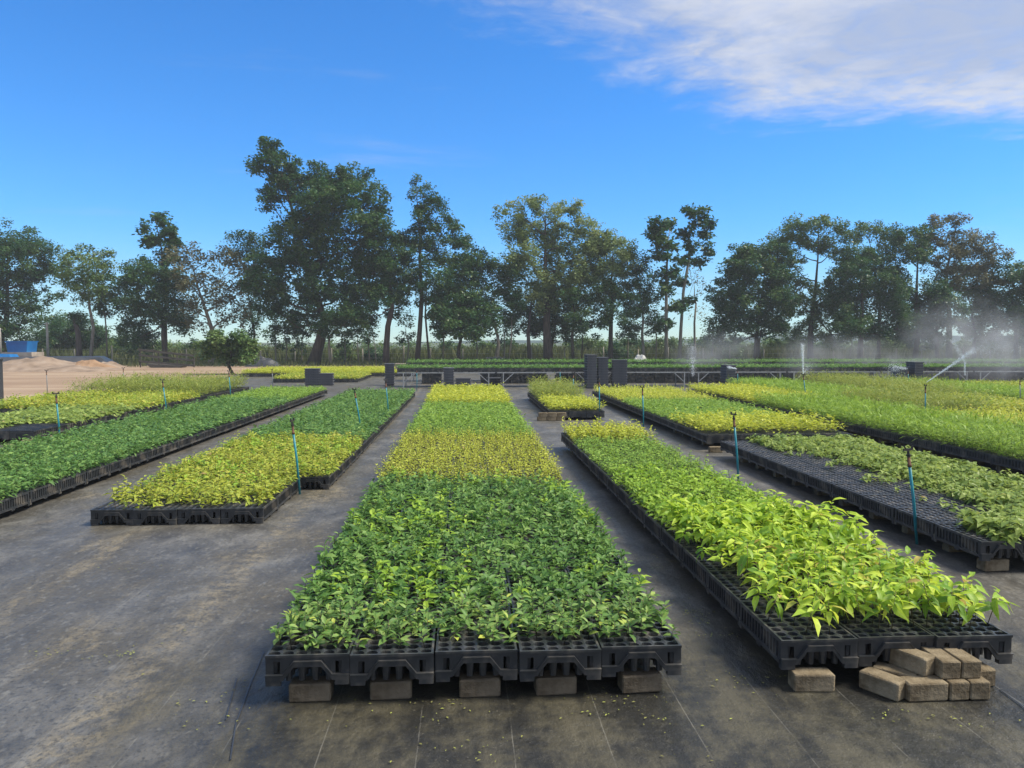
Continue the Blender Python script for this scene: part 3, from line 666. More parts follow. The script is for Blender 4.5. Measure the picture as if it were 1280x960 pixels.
q = at(1020, 866); paver(q[0], q[1] + .06, 0, R(-4), 'concrete paver under the front corner of the narrow lime bed')
q = at(1246, 714); paver(q[0], q[1] + .05, 0, R(3), 'pale concrete paver under the corner of the half-empty bed')
q = at(896, 566); paver(q[0], q[1] + .08, 0, 0, 'reddish concrete paver under the bed behind the half-empty one')
# the loose heap by the narrow bed
S = 'grey concrete paver '
heap = [(1107, 871, 0, R(-48), S + 'lying skewed at the outer end of the heap'), (1161, 877, 0, R(2), S + 'lying lengthwise at the front of the heap'),
        (1201, 877, 0, R(91), S + 'standing end on beneath the top pair of the heap'), (1226, 878, 0, R(88), S + 'standing end on at the right foot of the heap')]
q0 = at(1161, 877)
def P_(dx, dy): return q0[0] + dx, q0[1] + dy
hp = [((-.178, .12), 0, R(-58), S + 'lying skewed at the outer end of the heap'), ((0, .055), 0, R(1), S + 'lying lengthwise along the foot of the heap'),
      ((-.07, .19), 0, R(-40), S + 'wedged low behind the lengthwise paver of the heap'), ((.168, .11), 0, R(91), S + 'set end on under the top pavers of the heap'),
      ((.285, .11), 0, R(87), S + 'set end on at the outer foot of the heap'), ((.405, .25), 0, R(96), S + 'tucked behind the outer foot of the heap'),
      ((.02, .19), .0955, R(-64), S + 'slanting across the top of the heap'), ((.148, .15), .0955, R(88), S + 'on top of the heap beside the slanting one'), ((.258, .15), .0955, R(90), S + 'on top of the heap at its outer edge')]
for (d, z, a, lab) in hp: paver(*P_(*d), z, a, lab)
# paver stack at the end of the short bed
q = at(671, 526)
for row in range(2):
    for k in range(3): paver(q[0] + .12 + k * .222 + row * .03, 18.08, row * .0945, R(r1.normal(0, 2)), 'sandy concrete paver in the low wall across the end of the short bed', 'low paver wall at the short bed')
for k in range(5):
    q = at(14 + 22 * k, 562 - 6 * k); paver(q[0], q[1], 0, R(r1.uniform(-30, 30)), 'pale concrete paver lying beside the outer left bed', 'pavers beside the outer left bed')
# supports hidden beneath the raised beds
sup = []
for t in TRAYS:
    if t[2] > .08 and not (t[4] == 0) and t[4] % 1 == 0 and t[1] < 16:
        sup.append((t[0] + .02, t[1] + .02, 0))
pv = paver_mesh(50); Vp = np.array([v.co[:] for v in pv.vertices], np.float32); Fp = [tuple(p.vertices) for p in pv.polygons]
Fq = np.array([f for f in Fp if len(f) == 4]); P = np.array(sup, np.float32)
tag(obj('support_pavers', mesh_np('support_pavers', (Vp[None] + P[:, None]).reshape(-1, 3), (Fq[None] + (np.arange(len(P)) * len(Vp))[:, None, None]).reshape(-1, 4)), 'paver'), 'concrete pavers in the dark beneath the raised beds', 'pavers', kind='stuff')

# ------------------------------------------------------------------ sprinkler risers
def riser(topx, topy, botx, boty, Y, label, body='pipe', full=True, on=None):
    a = aty(botx, boty, Y); a[2] = 0; b = aty(topx, topy, Y)
    if abs(boty - 428) > 1:
        g_ = aty(botx, boty, Y)
        if g_[2] > .02:                           # the foot is hidden: carry the line on to the ground
            d = (b - g_) / (b[2] - g_[2]); a = g_ - d * g_[2]
    h = b[2]; t = thing('sprinkler_riser', label, 'sprinkler', (a[0], a[1], 0), 0, 'sprinkler risers in the aisles')
    l = b - np.array([a[0], a[1], 0]); P0 = np.zeros(3)
    rb = .0135 if Y < 40 else .02
    mb = MB(); mb.tube([P0 - np.array([0, 0, .02]), P0 + l * .45 + np.array([.006, 0, 0]), P0 + l * .83], rb, 10); obj('pipe', mb.mesh('pipe', True), body, t)
    mb = MB(); mb.tube([l * .82, l * .845, l * .846, l * .93], [.019, .019, .0145, .0145], 10); obj('coupling', mb.mesh('coupling', True), 'rust', t)
    mb = MB(); top = l
    mb.tube([l * .93, l * .95, l * .951, l * .985], [.02, .02, .013, .011], 10)
    hd = obj('sprinkler_head', mb.mesh('sprinkler_head'), 'black_fitting', t)
    mb = MB(); d = np.array([math.cos(h * 40), math.sin(h * 40), 0]); mb.bar(top - .05 * d, top + .055 * d, .014, .018); mb.bar(top - .05 * d - np.array([0, 0, .0]), top - .05 * d + np.array([0, 0, .03]), .018, .012)
    mb.tube([top + .02 * d + np.array([0, 0, .0]), top + .05 * d + np.array([0, 0, .035])], [.009, .006], 8); obj('swing_arm', mb.mesh('swing_arm'), 'black_fitting', hd)
    return b
def Yof(v, h=.9): return (CAMH - h) * F / (v - HOR)
B = 'blue green sprinkler riser '
RS = [(365, 526, 375, 622, 9.45, B + 'at the step in the edge of the left bed'), (1135, 562, 1146, 692, 6.75, B + 'between the narrow lime bed and the half-empty bed'),
      (70, 492, 74, 543, Yof(494), B + 'beside the empty trays of the outer left bed'), (203, 475, 208, 515, Yof(477), B + 'before the yellow patch of the outer left bed'),
      (286, 464, 288, 495, Yof(466), B + 'at the far end of the outer left bed'), (443, 487, 450, 531, Yof(488), B + 'rising from the green half of the left bed'),
      (482, 475, 484, 500, Yof(478), B + 'far along the green half of the left bed'), (803, 484, 804, 524, Yof(486), B + 'beside the bed behind the half-empty one'),
      (749, 474, 749, 502, Yof(478), B + 'before the tall stack of empty trays'), (917, 518, 921, 573, Yof(521), B + 'at the far corner of the half-empty bed'),
      (1157, 482, 1156, 520, Yof(484), B + 'shooting a long slanting water jet'), (1004, 468, 1007, 496, Yof(470), B + 'throwing a plume straight up'),
      (717, 466, 716, 490, Yof(468), B + 'behind the short bed with pavers'), (700, 460, 700, 485, 30.5, B + 'close to the bench behind the short bed'),
      (521, 461, 521, 480, 29.5, B + 'near the bench end by the far end of the left bed'), (1135, 462, 1136, 484, 27.5, B + 'spraying mist before the dark tray stack'),
      (922, 462, 922, 482, 28.5, B + 'with a short jet before the bench')]
for rr in RS: riser(*rr)
G_ = 'grey sprinkler riser '
for rr in [(58, 463, 59, 490, 27.5, G_ + 'at the near end of the dirt road'), (154, 460, 155, 482, 30., G_ + 'at the road edge before the sand mounds'), (340, 462, 341, 482, 31, G_ + 'by the low trays of the far left beds'),
           (1275, 474, 1275, 504, 20.2, G_ + 'standing at the outermost right bed')]: riser(*rr, body='pipe_grey')

# ------------------------------------------------------------------ benches
def bench(x0, x1, y0, y1, zt, label, group):
    t = thing('metal_bench', label, 'bench', (x0, y0, 0), 0, group); Lx, Ly = x1 - x0, y1 - y0
    for yy in (0, Ly): mb = MB(); mb.bar((0, yy, zt - .02), (Lx, yy, zt - .02), .04, .04); obj('rail', mb.mesh('rail'), 'galvanised', t)
    n = 5
    for k in range(n):
        x = .1 + k * (Lx - .2) / (n - 1); mb = MB(); mb.bar((x, .021, zt - .02), (x, Ly - .021, zt - .02), .03, .03); obj('crossbar', mb.mesh('crossbar'), 'galvanised', t)
    for x in (.25, Lx - .25):
        for yy in (.0, Ly): mb = MB(); mb.bar((x, yy, 0), (x, yy, zt - .041), .04, .04); obj('leg', mb.mesh('leg'), 'galvanised', t)
    for x, s in ((.28, 1), (Lx - .28, -1)): mb = MB(); mb.bar((x, -.001, .22), (x + s * .4, -.001, zt - .042), .025, .03); obj('brace', mb.mesh('brace'), 'galvanised', t)
for k in range(8): bench(-2.8 + k * 4.1, -2.8 + k * 4.1 + 4.0, 31.7, 33.05, .62, 'long metal bench carrying seedling trays in the row behind the beds', 'front row of metal benches')
for k in range(9): bench(-2.8 + k * 4.1, -2.8 + k * 4.1 + 4.0, 36.55, 37.9, .72, 'metal bench carrying seedling trays in the hindmost row', 'hind row of metal benches')

# ------------------------------------------------------------------ stacks of empty trays
def stacked_mesh():
    m_ = MB(); m_.box(-.172, .172, -.272, .272, .0, .068); m_.box(-.2125, .2125, -.3125, .3125, .0685, .104)
    for k in range(8): y = -.27 + k * .077; m_.box(-.19, .19, y - .008, y + .008, .006, .068)
    for k in range(6): x = -.17 + k * .068; m_.box(x - .008, x + .008, -.29, .29, .005, .0675)
    return m_.mesh('stacked_tray')
SM = stacked_mesh(); noisy('faded_plastic', [(.3, (.04, .045, .055)), (.7, (.1, .105, .12))], 5., rough=.55, rnd=.4); SM.materials.append(MATS['faded_plastic'])
def stack(x, y, n, rz, label, z=0.):
    for k in range(n):
        tag(obj('stacked_tray', SM, loc=(x + r1.normal(0, .004), y + r1.normal(0, .004), z + k * .1045), rot=(0, 0, rz + r1.normal(0, .012))), 'empty black tray ' + label, 'tray', 'empty trays ' + label)
def stackpx(x, Y, ytop, rz, label):
    q = aty(x, 470, Y); zt = aty(x, ytop, Y)[2]; stack(q[0], Y, max(2, int(round(zt / .1045))), rz, label)
stackpx(738, 30.9, 443, R(4), 'in the tallest stack by the bench'); stackpx(753, 30.95, 445, R(-3), 'in the tall stack leaning on the tallest one'); stackpx(774, 31.0, 449, R(86), 'in the tall stack standing apart by the bench')
stackpx(561, 31.0, 458, R(2), 'in the stack before the bench near the central bed'); stackpx(487, 33.5, 453, R(5), 'in the stack at the bench end')
stackpx(391, 33.6, 461, R(88), 'in the higher of the two low stacks beyond the long bed'); stackpx(408, 33.6, 467, R(92), 'in the lower of the two low stacks beyond the long bed')
stackpx(910, 30.7, 457, R(5), 'in the stack before the bench beside the short jet'); stackpx(1124, 30.8, 459, R(0), 'in the broad stack veiled by mist'); stackpx(1143, 31.0, 453, R(4), 'in the narrow tall stack behind the mist')
stackpx(579, 31.1, 471, R(90), 'in the low stack under the bench'); stackpx(617, 33.4, 473, R(90), 'in the low pile behind the bench legs')

# ------------------------------------------------------------------ left: road side
def moundf(pts, Y, depth, matn, label, name='sand_mound', z0=-.04):
    xs = np.linspace(pts[0][0], pts[-1][0], 60); ys = np.interp(xs, [p[0] for p in pts], [p[1] for p in pts])
    top = np.array([aty(x, y, Y) for x, y in zip(xs, ys)]); ny = 18; V = []
    for j in range(ny + 1):
        s = j / ny * 2 - 1; prof = max(0, 1 - abs(s) ** 1.6)
        for i, p in enumerate(top):
            x = p[0]; y = Y + s * depth; hh = max(0, p[2] - z0) * prof
            V.append((x, y, z0 + hh * (1 + .38 * float(fbm(np.array(x * 2.6), np.array(y * 2.6), 9))) - .03))
    n = 60; T = [(j * n + i, j * n + i + 1, (j + 1) * n + i + 1, (j + 1) * n + i) for j in range(ny) for i in range(n - 1)]
    return tag(obj(name, mesh_np(name, V, T, smooth=True), matn), label, 'mound')
moundf([(-140, 452), (-60, 449), (0, 455), (20, 451), (48, 447.5), (70, 450), (90, 453), (112, 455), (135, 459), (152, 464)], 54, 3., 'mound_sand', 'long pale heap of sand beside the dirt road')
moundf([(82, 463), (92, 455), (105, 450), (118, 449), (130, 455), (142, 461)], 54.8, 2.2, 'red_sand', 'orange heap of sand next to the pale one')
moundf([(118, 460), (128, 449), (138, 450), (150, 457), (164, 463)], 57.2, 2.2, 'mound_sand', 'grey sand heap at the end of the black liner')
P0, P1 = aty(-120, 447, 60), aty(146, 447, 60); mb = MB(); zt = aty(40, 446.5, 60)[2]
mb.hexa([(P0[0], 58.2, -.05), (P1[0] + .4, 58.2, -.05), (P1[0] - 2.2, 66, -.05), (P0[0], 66, -.05), (P0[0], 59.6, zt), (P1[0] - 1, 59.6, zt), (P1[0] - 3.2, 65, zt), (P0[0], 65, zt)])
tag(obj('pond_liner_bank', mb.mesh('pond_liner_bank'), 'tarp'), 'low bank covered with black pond liner behind the sand heaps', 'bank')
q = aty(25, 440, 63); t = thing('water_tank', 'bright blue rectangular tank on a low masonry base behind the liner', 'tank', (q[0], 63, zt + .001))
mb = MB(); mb.box(-1.1, 1.15, -.5, 1.3, 0, .34); obj('base', mb.mesh('base'), 'masonry', t)
mb = MB(); mb.hexa([(-.72, -.4, .341), (.72, -.4, .341), (.72, 1, .341), (-.72, 1, .341), (-.82, -.45, 1.22), (.82, -.45, 1.22), (.82, 1.05, 1.22), (-.82, 1.05, 1.22)])
tk = obj('tank_body', mb.mesh('tank_body'), 'blue_tank', t); mb = MB(); mb.box(-.87, .87, -.5, -.451, 1.14, 1.225); mb.box(-.87, .87, 1.051, 1.1, 1.14, 1.225); obj('rim', mb.mesh('rim'), 'blue_tank', tk)
q = aty(2, 446, 61); mb = MB(); mb.hexa([(-1.2, -.4, 0), (.85, -.4, 0), (.85, .8, 0), (-1.2, .8, 0), (-1.1, -.3, .26), (.75, -.3, .2), (.75, .7, .2), (-1.1, .7, .26)]); tag(obj('tarp_bundle', mb.mesh('tarp_bundle'), 'blue_tank', loc=(q[0], 61, zt + .001)), 'low blue plastic bundle on the liner bank', 'tarp')
q = aty(-6, 470, 24); mb = MB(); mb.tube([(0, 0, -.05), (0, 0, 1.32)], .2, 14); mb.tube([(0, 0, 1.3201), (0, 0, 1.36)], .215, 14); tag(obj('dark_post', mb.mesh('dark_post'), 'tarp', loc=(q[0], 24, 0)), 'thick dark post at the edge of the dirt road', 'post')
# slatted rack leaning by the fence
a = at(177, 459); b = at(234, 460); t = thing('slatted_rack', 'long dark wooden rack with three rails tilting down beside the fence', 'rack', (a[0], 58.5, 0)); Wd = (b - a)[0]
for z0, z1 in ((1.32, .85), (.92, .5), (.45, .12)): mb = MB(); mb.bar((0, 0, z0), (Wd, 0, z1), .08, .15); obj('rail', mb.mesh('rail'), 'old_wood', t)
for f in (.02, .35, .68, .98): mb = MB(); x = f * Wd; mb.bar((x, .09, 1.3 - .47 * f), (x, .09, .0), .07, .09); obj('upright', mb.mesh('upright'), 'old_wood', t)
mb = MB(); mb.hexa([(.9, -.1, 0), (3.1, -.1, 0), (3.1, 1, 0), (.9, 1, 0), (.5, -.1, .26), (3.2, -.1, .1), (3.2, 1, .1), (.5, 1, .26)]); obj('bed_board', mb.mesh('bed_board'), 'old_wood', t)
def lump(name, x, y, Y, sx, sy, sz, matn, label, cat, seed):
    r = np.random.default_rng(seed); V, T = grid(-1, 1, -1, 1, 22, 16, lambda a, b: np.clip(1 - np.abs(a) ** 2.2, 0, 1) * np.clip(1 - np.abs(b) ** 2.2, 0, 1) * (1 + .3 * fbm(a * 4, b * 4, seed)))
    V = V * np.array([sx, sy, sz]); q = aty(x, y, Y); tag(obj(name, mesh_np(name, V, T, smooth=False), matn, loc=(q[0], Y, -.04)), label, cat)
lump('tarp_heap', 330, 456, 61, 1.35, .8, .7, 'tarp', 'heap of crumpled black plastic near the fence', 'heap', 4)
lump('sack_heap', 800, 452, 46, .75, .6, 1.05, 'white_sheet', 'whitish covered heap behind the tall tray stacks', 'heap', 8)
q = aty(505, 452, 44); mb = MB(); mb.box(-.47, .47, -.3, .3, 0, .62); mb.box(-.49, .49, -.32, .32, .621, .66); tag(obj('storage_box', mb.mesh('storage_box'), 'pink_board', loc=(q[0], 44, 0)), 'pale pinkish box behind the bench end', 'box')
q = aty(625, 452, 44); mb = MB(); mb.box(-.8, .25, -.3, .3, 0, 1.0); mb.box(.2501, .75, -.28, .28, 0, .85); tag(obj('crate_pile', mb.mesh('crate_pile'), 'plastic', loc=(q[0], 44, 0)), 'dark block of crates behind the benches', 'crates')

# ------------------------------------------------------------------ fence, grass, poles
t = thing('wire_fence', 'wire fence on thin wooden posts along the tree line', 'fence', (-62, 70, -.06)); pm = None
mbp = MB(); mbp.tube([(0, 0, -.05), (.01, 0, .8), (0, 0, 1.5)], [.065, .06, .05], 7); pm = mbp.mesh('post', True)
nP = 44; xs_ = [k * 3.1 + r1.normal(0, .25) for k in range(nP)]
for x in xs_: obj('post', pm, 'post_wood', t, loc=(x, r1.normal(0, .05), 0), rot=(r1.normal(0, .03), r1.normal(0, .03), 0), scale=(1, 1, float(r1.uniform(.85, 1.1))))
for z in (.5, .9, 1.3):
    mb = MB()
    for a, b in zip(xs_[:-1], xs_[1:]): mb.bar((a, -.07, z), (b, -.07, z), .012, .012)
    obj('wire', mb.mesh('wire'), 'galvanised', t)
def blades(n, x0, x1, y0, y1, h0, h1, wd, seed):
    r = np.random.default_rng(seed); x = r.uniform(x0, x1, n); y = r.uniform(y0, y1, n); h = r.uniform(h0, h1, n) * (1 + .2 * fbm(x * .35, y * .4, seed)); a = r.uniform(0, 3.14, n)
    dx, dy = np.cos(a) * wd, np.sin(a) * wd; lx, ly = r.normal(0, .22, (2, n)) * h; z = np.full(n, -.08)
    V = np.stack([np.stack([x - dx, y - dy, z], -1), np.stack([x + dx, y + dy, z], -1), np.stack([x + dx * .6 + lx * .4, y + dy * .6 + ly * .4, h * .6], -1), np.stack([x + lx, y + ly, h], -1)], 1).reshape(-1, 3)
    i = np.arange(n)[:, None] * 4; T = np.concatenate([i + np.array([[0, 1, 2]]), i + np.array([[0, 2, 3]])]); rn = np.repeat(r.uniform(0, 1, n) * .7 + .3 * (.5 + .5 * fbm(x * .2, y * .3, 2)), 4)
    return V, T, rn
V, T, rn = blades(46000, -75, 95, 72, 86, .8, 1.6, .05, 31); tag(obj('tall_grass', mesh_np('tall_grass', V, T, rn), 'grass_blade'), 'band of tall grass behind the wire fence', 'grass', kind='stuff')
V, T, rn = blades(14000, -40, 60, 60, 71, .1, .4, .03, 32); tag(obj('verge_grass', mesh_np('verge_grass', V, T, rn), 'grass_blade'), 'short rough grass under the trees before the fence', 'grass', kind='stuff')
def pole(x, ytop, ybot, Y, r_, matn, label, name='utility_pole'):
    a = aty(x, ybot, Y); b = aty(x, ytop, Y); mb = MB(); h = b[2] + .06; mb.tube([(0, 0, 0), (0, 0, h)], [r_, r_ * .8], 10); t = thing(name, label, 'pole', (a[0], Y, -.06)); obj('shaft', mb.mesh('shaft', True), matn, t)
    mb = MB(); mb.bar((-.22, 0, h - .12), (.22, 0, h - .12), .06, .05); obj('crosspiece', mb.mesh('crosspiece'), matn, t)
pole(60, 403, 446, 66, .11, 'post_wood', 'pale straight pole with a short crosspiece behind the sand heaps'); pole(1, 410, 446, 66, .1, 'post_wood', 'pale pole beside the blue tank')

# ------------------------------------------------------------------ trees
def leaf_quads(cs, rad, n_per, size, r, flat=.8):
    """leaf faces in clumps round the centres"""
    n = len(cs) * n_per; c = np.repeat(cs, n_per, 0); rr = np.repeat(rad, n_per)
    d = r.normal(0, 1, (n, 3)); d /= np.linalg.norm(d, axis=1)[:, None]; q = r.uniform(0, 1, n) ** .45
    p = c + d * q[:, None] * rr[:, None] * np.array([1, 1, flat])
    a = r.uniform(0, 6.283, n); L = size * r.uniform(.6, 1.35, n); tilt = r.normal(.15, .45, n); u_ = np.stack([np.cos(a) * np.cos(tilt), np.sin(a) * np.cos(tilt), -np.sin(tilt)], -1)
    nn_ = r.normal(0, .55, (n, 3)) + np.array([0, 0, 1.]); v_ = np.cross(nn_, u_); v_ /= np.linalg.norm(v_, axis=1)[:, None] + 1e-9
    V = np.stack([p, p + u_ * L[:, None] * .5 + v_ * L[:, None] * .3, p + u_ * L[:, None], p + u_ * L[:, None] * .5 - v_ * L[:, None] * .3], 1).reshape(-1, 3)
    i = np.arange(n)[:, None] * 4; T = i + np.array([[0, 1, 2, 3]])
    cr = np.repeat(r.uniform(0, 1, len(cs)), n_per); rn = np.clip(.55 * cr + .45 * r.uniform(0, 1, n), 0, 1)
    return V, T, np.repeat(rn, 4)
def tree(name, label, base, Y, fork, lobes, leaf='foliage_dark', bark='bark_dark', tr=.2, dens=1., size=.21, clump=.62, n_per=105, seed=0, cat='tree', stems=None, group=None, limb=1., wide=1.):
    r = np.random.default_rng(seed + 100); g_ = aty(base, 450, Y); root = np.array([g_[0], Y, -.06])
    t = thing(name, label, cat, root, 0, group); px_m = Y / F
    fk = aty(fork[0], fork[1], Y) - root; mb = MB(); cs = []; rads = []
    bend = np.array([r.normal(0, .15), r.normal(0, .2), 0])
    trunk = [np.zeros(3), fk * .33 + bend * .6, fk * .68 + bend, fk]; mb.tube(trunk, [tr * 1.25, tr, tr * .88, tr * .75], 9)
    if stems:
        for (bx, fx, fy) in stems:
            b0 = aty(bx, 450, Y) - root; b0[2] = 0; f0 = aty(fx, fy, Y + r.normal(0, .6)) - root; mb.tube([b0, b0 * .5 + f0 * .5 + r.normal(0, .12, 3), f0], [tr * .5, tr * .4, tr * .1], 7)
    hi = min(lobes, key=lambda l: l[1]); hc = aty(hi[0], hi[1], Y) - root
    gap = max(hc[2] - fk[2], .3); lead = lambda f: fk + (hc - fk) * f + np.array([math.sin(f * 5 + seed) * .1, math.cos(f * 4 + seed) * .12, 0]) * min(1, f * 3)
    mb.tube([lead(f) for f in (0, .3, .6, .9)], [tr * .74, tr * .5, tr * .3, tr * .12], 7)
    for (lx, ly, rx, ry) in lobes:
        c = aty(lx, ly, Y) - root; rx_, rz_ = rx * px_m * 1.2 * wide, ry * px_m * 1.34 * wide; ry_ = .5 * (rx_ + rz_) * r.uniform(.8, 1.15); c = c + np.array([0, r.normal(0, .45) * ry_, 0])
        f = min(.82, max(0., (c[2] - fk[2] - .55 * abs(c[0] - fk[0]) - .4) / gap)); p0 = lead(f); L_ = np.linalg.norm(c - p0)
        mid = p0 * .5 + c * .5 + np.array([0, 0, -.1 * L_]) + r.normal(0, .05 * L_ + .02, 3)
        r0 = tr * (.34 - .2 * f) * limb
        mb.tube([p0, p0 * .6 + mid * .4 + r.normal(0, .03 * L_, 3), mid, c], [r0, r0 * .75, r0 * .55, r0 * .28], 6)
        n = max(6, int(dens * 3.5 * rx_ * rz_ / (clump * clump))); d = r.normal(0, 1, (n, 3)); d /= np.linalg.norm(d, axis=1)[:, None]
        q = r.uniform(0, 1, n) ** .42; pts = c + d * q[:, None] * np.array([rx_, ry_, rz_]) * .95
        cs.append(pts); rads.append(clump * r.uniform(.6, 1.3, n))
        for p in pts[::3]:
            m_ = (c + p) / 2 + r.normal(0, .12, 3); mb.tube([c * .8 + mid * .2, m_, p], [max(.014, r0 * .24), max(.012, r0 * .15), .01], 4, cap=False)
    obj('trunk', mb.mesh('trunk', True), bark, t)
    V, T, rn = leaf_quads(np.concatenate(cs), np.concatenate(rads), n_per, size, r); obj('crown', mesh_np('crown', V, T, rn), leaf, t)
    return t
D, Mi, Pa, Br = 'foliage_dark', 'foliage_mid', 'foliage_pale', 'foliage_brown'
tree('tree', 'dark layered tree standing behind the blue tank', 4, 70, (8, 400), [(12, 298, 40, 17), (35, 315, 32, 15), (0, 325, 50, 18), (25, 345, 36, 14), (-10, 365, 50, 20), (25, 380, 34, 13), (20, 412, 48, 24), (-40, 350, 40, 50), (-30, 410, 45, 30), (45, 335, 22, 12)], D, tr=.3, dens=.9, seed=1)
tree('tree', 'slim pale-stemmed tree with an airy umbrella crown beyond the sand heaps', 112, 66, (112, 385), [(105, 335, 30, 18), (85, 350, 20, 10), (125, 345, 20, 16), (112, 318, 20, 11), (105, 365, 32, 12), (132, 365, 12, 10)], Mi, 'bark_pale', .14, .75, seed=2)
tree('tree', 'very thin sapling with a tuft of leaves near the slim pale-stemmed tree', 134, 68, (131, 392), [(130, 382, 13, 8), (126, 390, 8, 6)], D, 'bark_pale', .07, .8, seed=3)
tree('dead_trunk', 'reddish leaning trunk with few leaves before the dark thicket', 99, 67, (94, 400), [(92, 398, 7, 5)], D, 'bark_red', .24, .6, seed=4)
tree('thicket', 'dark rounded thicket behind the slim pale-stemmed tree', 85, 80, (85, 432), [(70, 418, 26, 18), (100, 412, 30, 18), (125, 424, 24, 14), (85, 428, 45, 14)], D, tr=.15, dens=1.2, seed=5, cat='shrub')
tree('tree', 'tall sparse tree with tufted leaf clusters above the dark broad tree', 207, 69, (203, 330), [(195, 270, 11, 6), (207, 282, 8, 5), (183, 287, 9, 6), (217, 292, 10, 6), (196, 297, 11, 6), (182, 303, 10, 6), (212, 307, 12, 7), (200, 318, 14, 8), (222, 302, 7, 5), (215, 322, 16, 9)], D, tr=.13, dens=.6, size=.34, clump=.5, n_per=45, seed=6, limb=.6, wide=.88)
tree('tree', 'dark broad low-branched tree behind the slatted rack', 208, 67, (204, 405), [(178, 338, 30, 14), (165, 352, 20, 12), (195, 352, 34, 16), (160, 378, 20, 14), (190, 385, 34, 18), (170, 405, 26, 18), (168, 425, 22, 16), (215, 360, 22, 22), (225, 395, 24, 18)], D, tr=.2, dens=1.05, seed=7)
tree('tree', 'brownish thin-leaved tree with visible pale forking branches', 262, 66, (265, 412), [(238, 322, 26, 16), (268, 322, 26, 14), (296, 338, 24, 20), (250, 350, 28, 18), (285, 362, 30, 18), (305, 360, 16, 18), (240, 380, 24, 14), (272, 380, 30, 10), (255, 402, 26, 10), (310, 340, 14, 14), (228, 345, 18, 16), (290, 395, 20, 10)], Br, 'bark_pale', .24, .6, size=.24, n_per=48, seed=8, limb=1.25)
tree('tree', 'thin straight tree with scattered leaves between the brownish tree and the big leaning tree', 316, 69, (315, 400), [(305, 298, 18, 10), (322, 310, 16, 12), (300, 318, 12, 8), (318, 340, 12, 14), (318, 375, 10, 10), (316, 400, 16, 10), (320, 420, 14, 8)], D, tr=.11, dens=.75, seed=9)
tree('tree', 'biggest tree of the row with a thick leaning trunk and high tufted crown', 391, 65, (406, 402), [(343, 192, 22, 14), (330, 208, 16, 12), (358, 212, 22, 14), (345, 232, 20, 14), (338, 252, 14, 8), (372, 225, 14, 20), (400, 215, 13, 20), (412, 238, 26, 18), (440, 228, 30, 16), (462, 252, 22, 20), (425, 262, 40, 20), (392, 268, 32, 22), (370, 292, 36, 20), (430, 298, 44, 22), (468, 290, 18, 20), (355, 325, 36, 20), (405, 328, 40, 22), (452, 332, 34, 20), (345, 360, 30, 18), (385, 365, 32, 18), (430, 365, 36, 18), (350, 390, 26, 14), (465, 365, 26, 18), (400, 395, 32, 10), (372, 408, 34, 8), (440, 395, 26, 14), (335, 345, 20, 18), (480, 330, 16, 18)], D, tr=.46, dens=1.15, size=.24, clump=.66, seed=10, limb=.9)
tree('tree', 'low leafy young tree to the lee of the big leaning tree', 413, 64, (412, 420), [(415, 400, 18, 12), (440, 395, 24, 14), (405, 412, 12, 8), (445, 415, 18, 8)], D, 'bark_pale', .1, .95, seed=11, stems=[(449, 447, 412), (470, 466, 415)])
tree('tree', 'mid-sized tree on a bowed reddish trunk', 482, 65, (490, 385), [(478, 300, 18, 16), (495, 318, 16, 16), (475, 335, 24, 16), (498, 350, 22, 16), (480, 372, 26, 14), (460, 395, 18, 10), (500, 385, 18, 12)], D, 'bark_red', .26, .95, seed=12)
tree('tree', 'tall pointed tree with a feathery top on two straight trunks', 521, 66, (525, 330), [(522, 232, 11, 8), (530, 245, 17, 9), (522, 260, 14, 8), (545, 262, 20, 10), (535, 280, 28, 12), (560, 282, 18, 12), (520, 300, 24, 12), (552, 302, 30, 12), (578, 300, 14, 12), (530, 325, 32, 14), (565, 325, 26, 14), (515, 350, 20, 14), (548, 352, 28, 14), (500, 330, 16, 16), (540, 375, 26, 14), (580, 335, 18, 16), (505, 300, 12, 12)], D, 'bark_red', .2, .85, seed=13, stems=[(537, 534, 340)])
tree('tree', 'very dark low round tree beside the two-trunked pointed tree', 574, 64, (576, 425), [(575, 380, 28, 18), (598, 392, 22, 18), (560, 398, 22, 16), (580, 410, 32, 14), (550, 385, 14, 14)], D, tr=.17, dens=1.35, size=.26, seed=14)
tree('tree', 'spreading tree with a forked bare lower trunk beside the pale leafy tree', 618, 66, (622, 420), [(598, 330, 24, 14), (575, 345, 22, 14), (615, 345, 24, 16), (600, 365, 28, 14), (628, 375, 22, 12), (590, 385, 22, 12), (622, 398, 20, 10), (640, 345, 16, 18), (645, 375, 16, 16), (580, 365, 20, 14)], D, 'bark_pale', .17, .95, seed=15, stems=[(635, 640, 395)])
tree('tree', 'large pale green airy tree with a thick trunk', 686, 67, (684, 385), [(650, 268, 26, 12), (680, 258, 26, 10), (705, 265, 24, 10), (640, 292, 20, 14), (668, 292, 26, 16), (700, 292, 28, 16), (730, 288, 26, 14), (690, 318, 32, 18), (722, 318, 26, 16), (655, 325, 20, 16), (745, 308, 22, 16), (700, 345, 30, 14), (670, 352, 22, 14), (640, 335, 22, 20), (720, 345, 26, 18), (690, 370, 26, 16), (660, 378, 20, 14), (745, 335, 20, 14), (728, 372, 18, 14)], Pa, 'bark_red', .38, .85, seed=16, stems=[(662, 664, 380)])
tree('tree', 'tree with yellow green crown adjoining the large pale tree', 763, 66, (765, 370), [(765, 300, 22, 8), (748, 312, 22, 14), (775, 318, 22, 14), (760, 335, 28, 14), (742, 345, 20, 10), (785, 340, 14, 14), (770, 360, 22, 14), (750, 368, 18, 12)], Pa, 'bark_dark', .2, .95, seed=17)
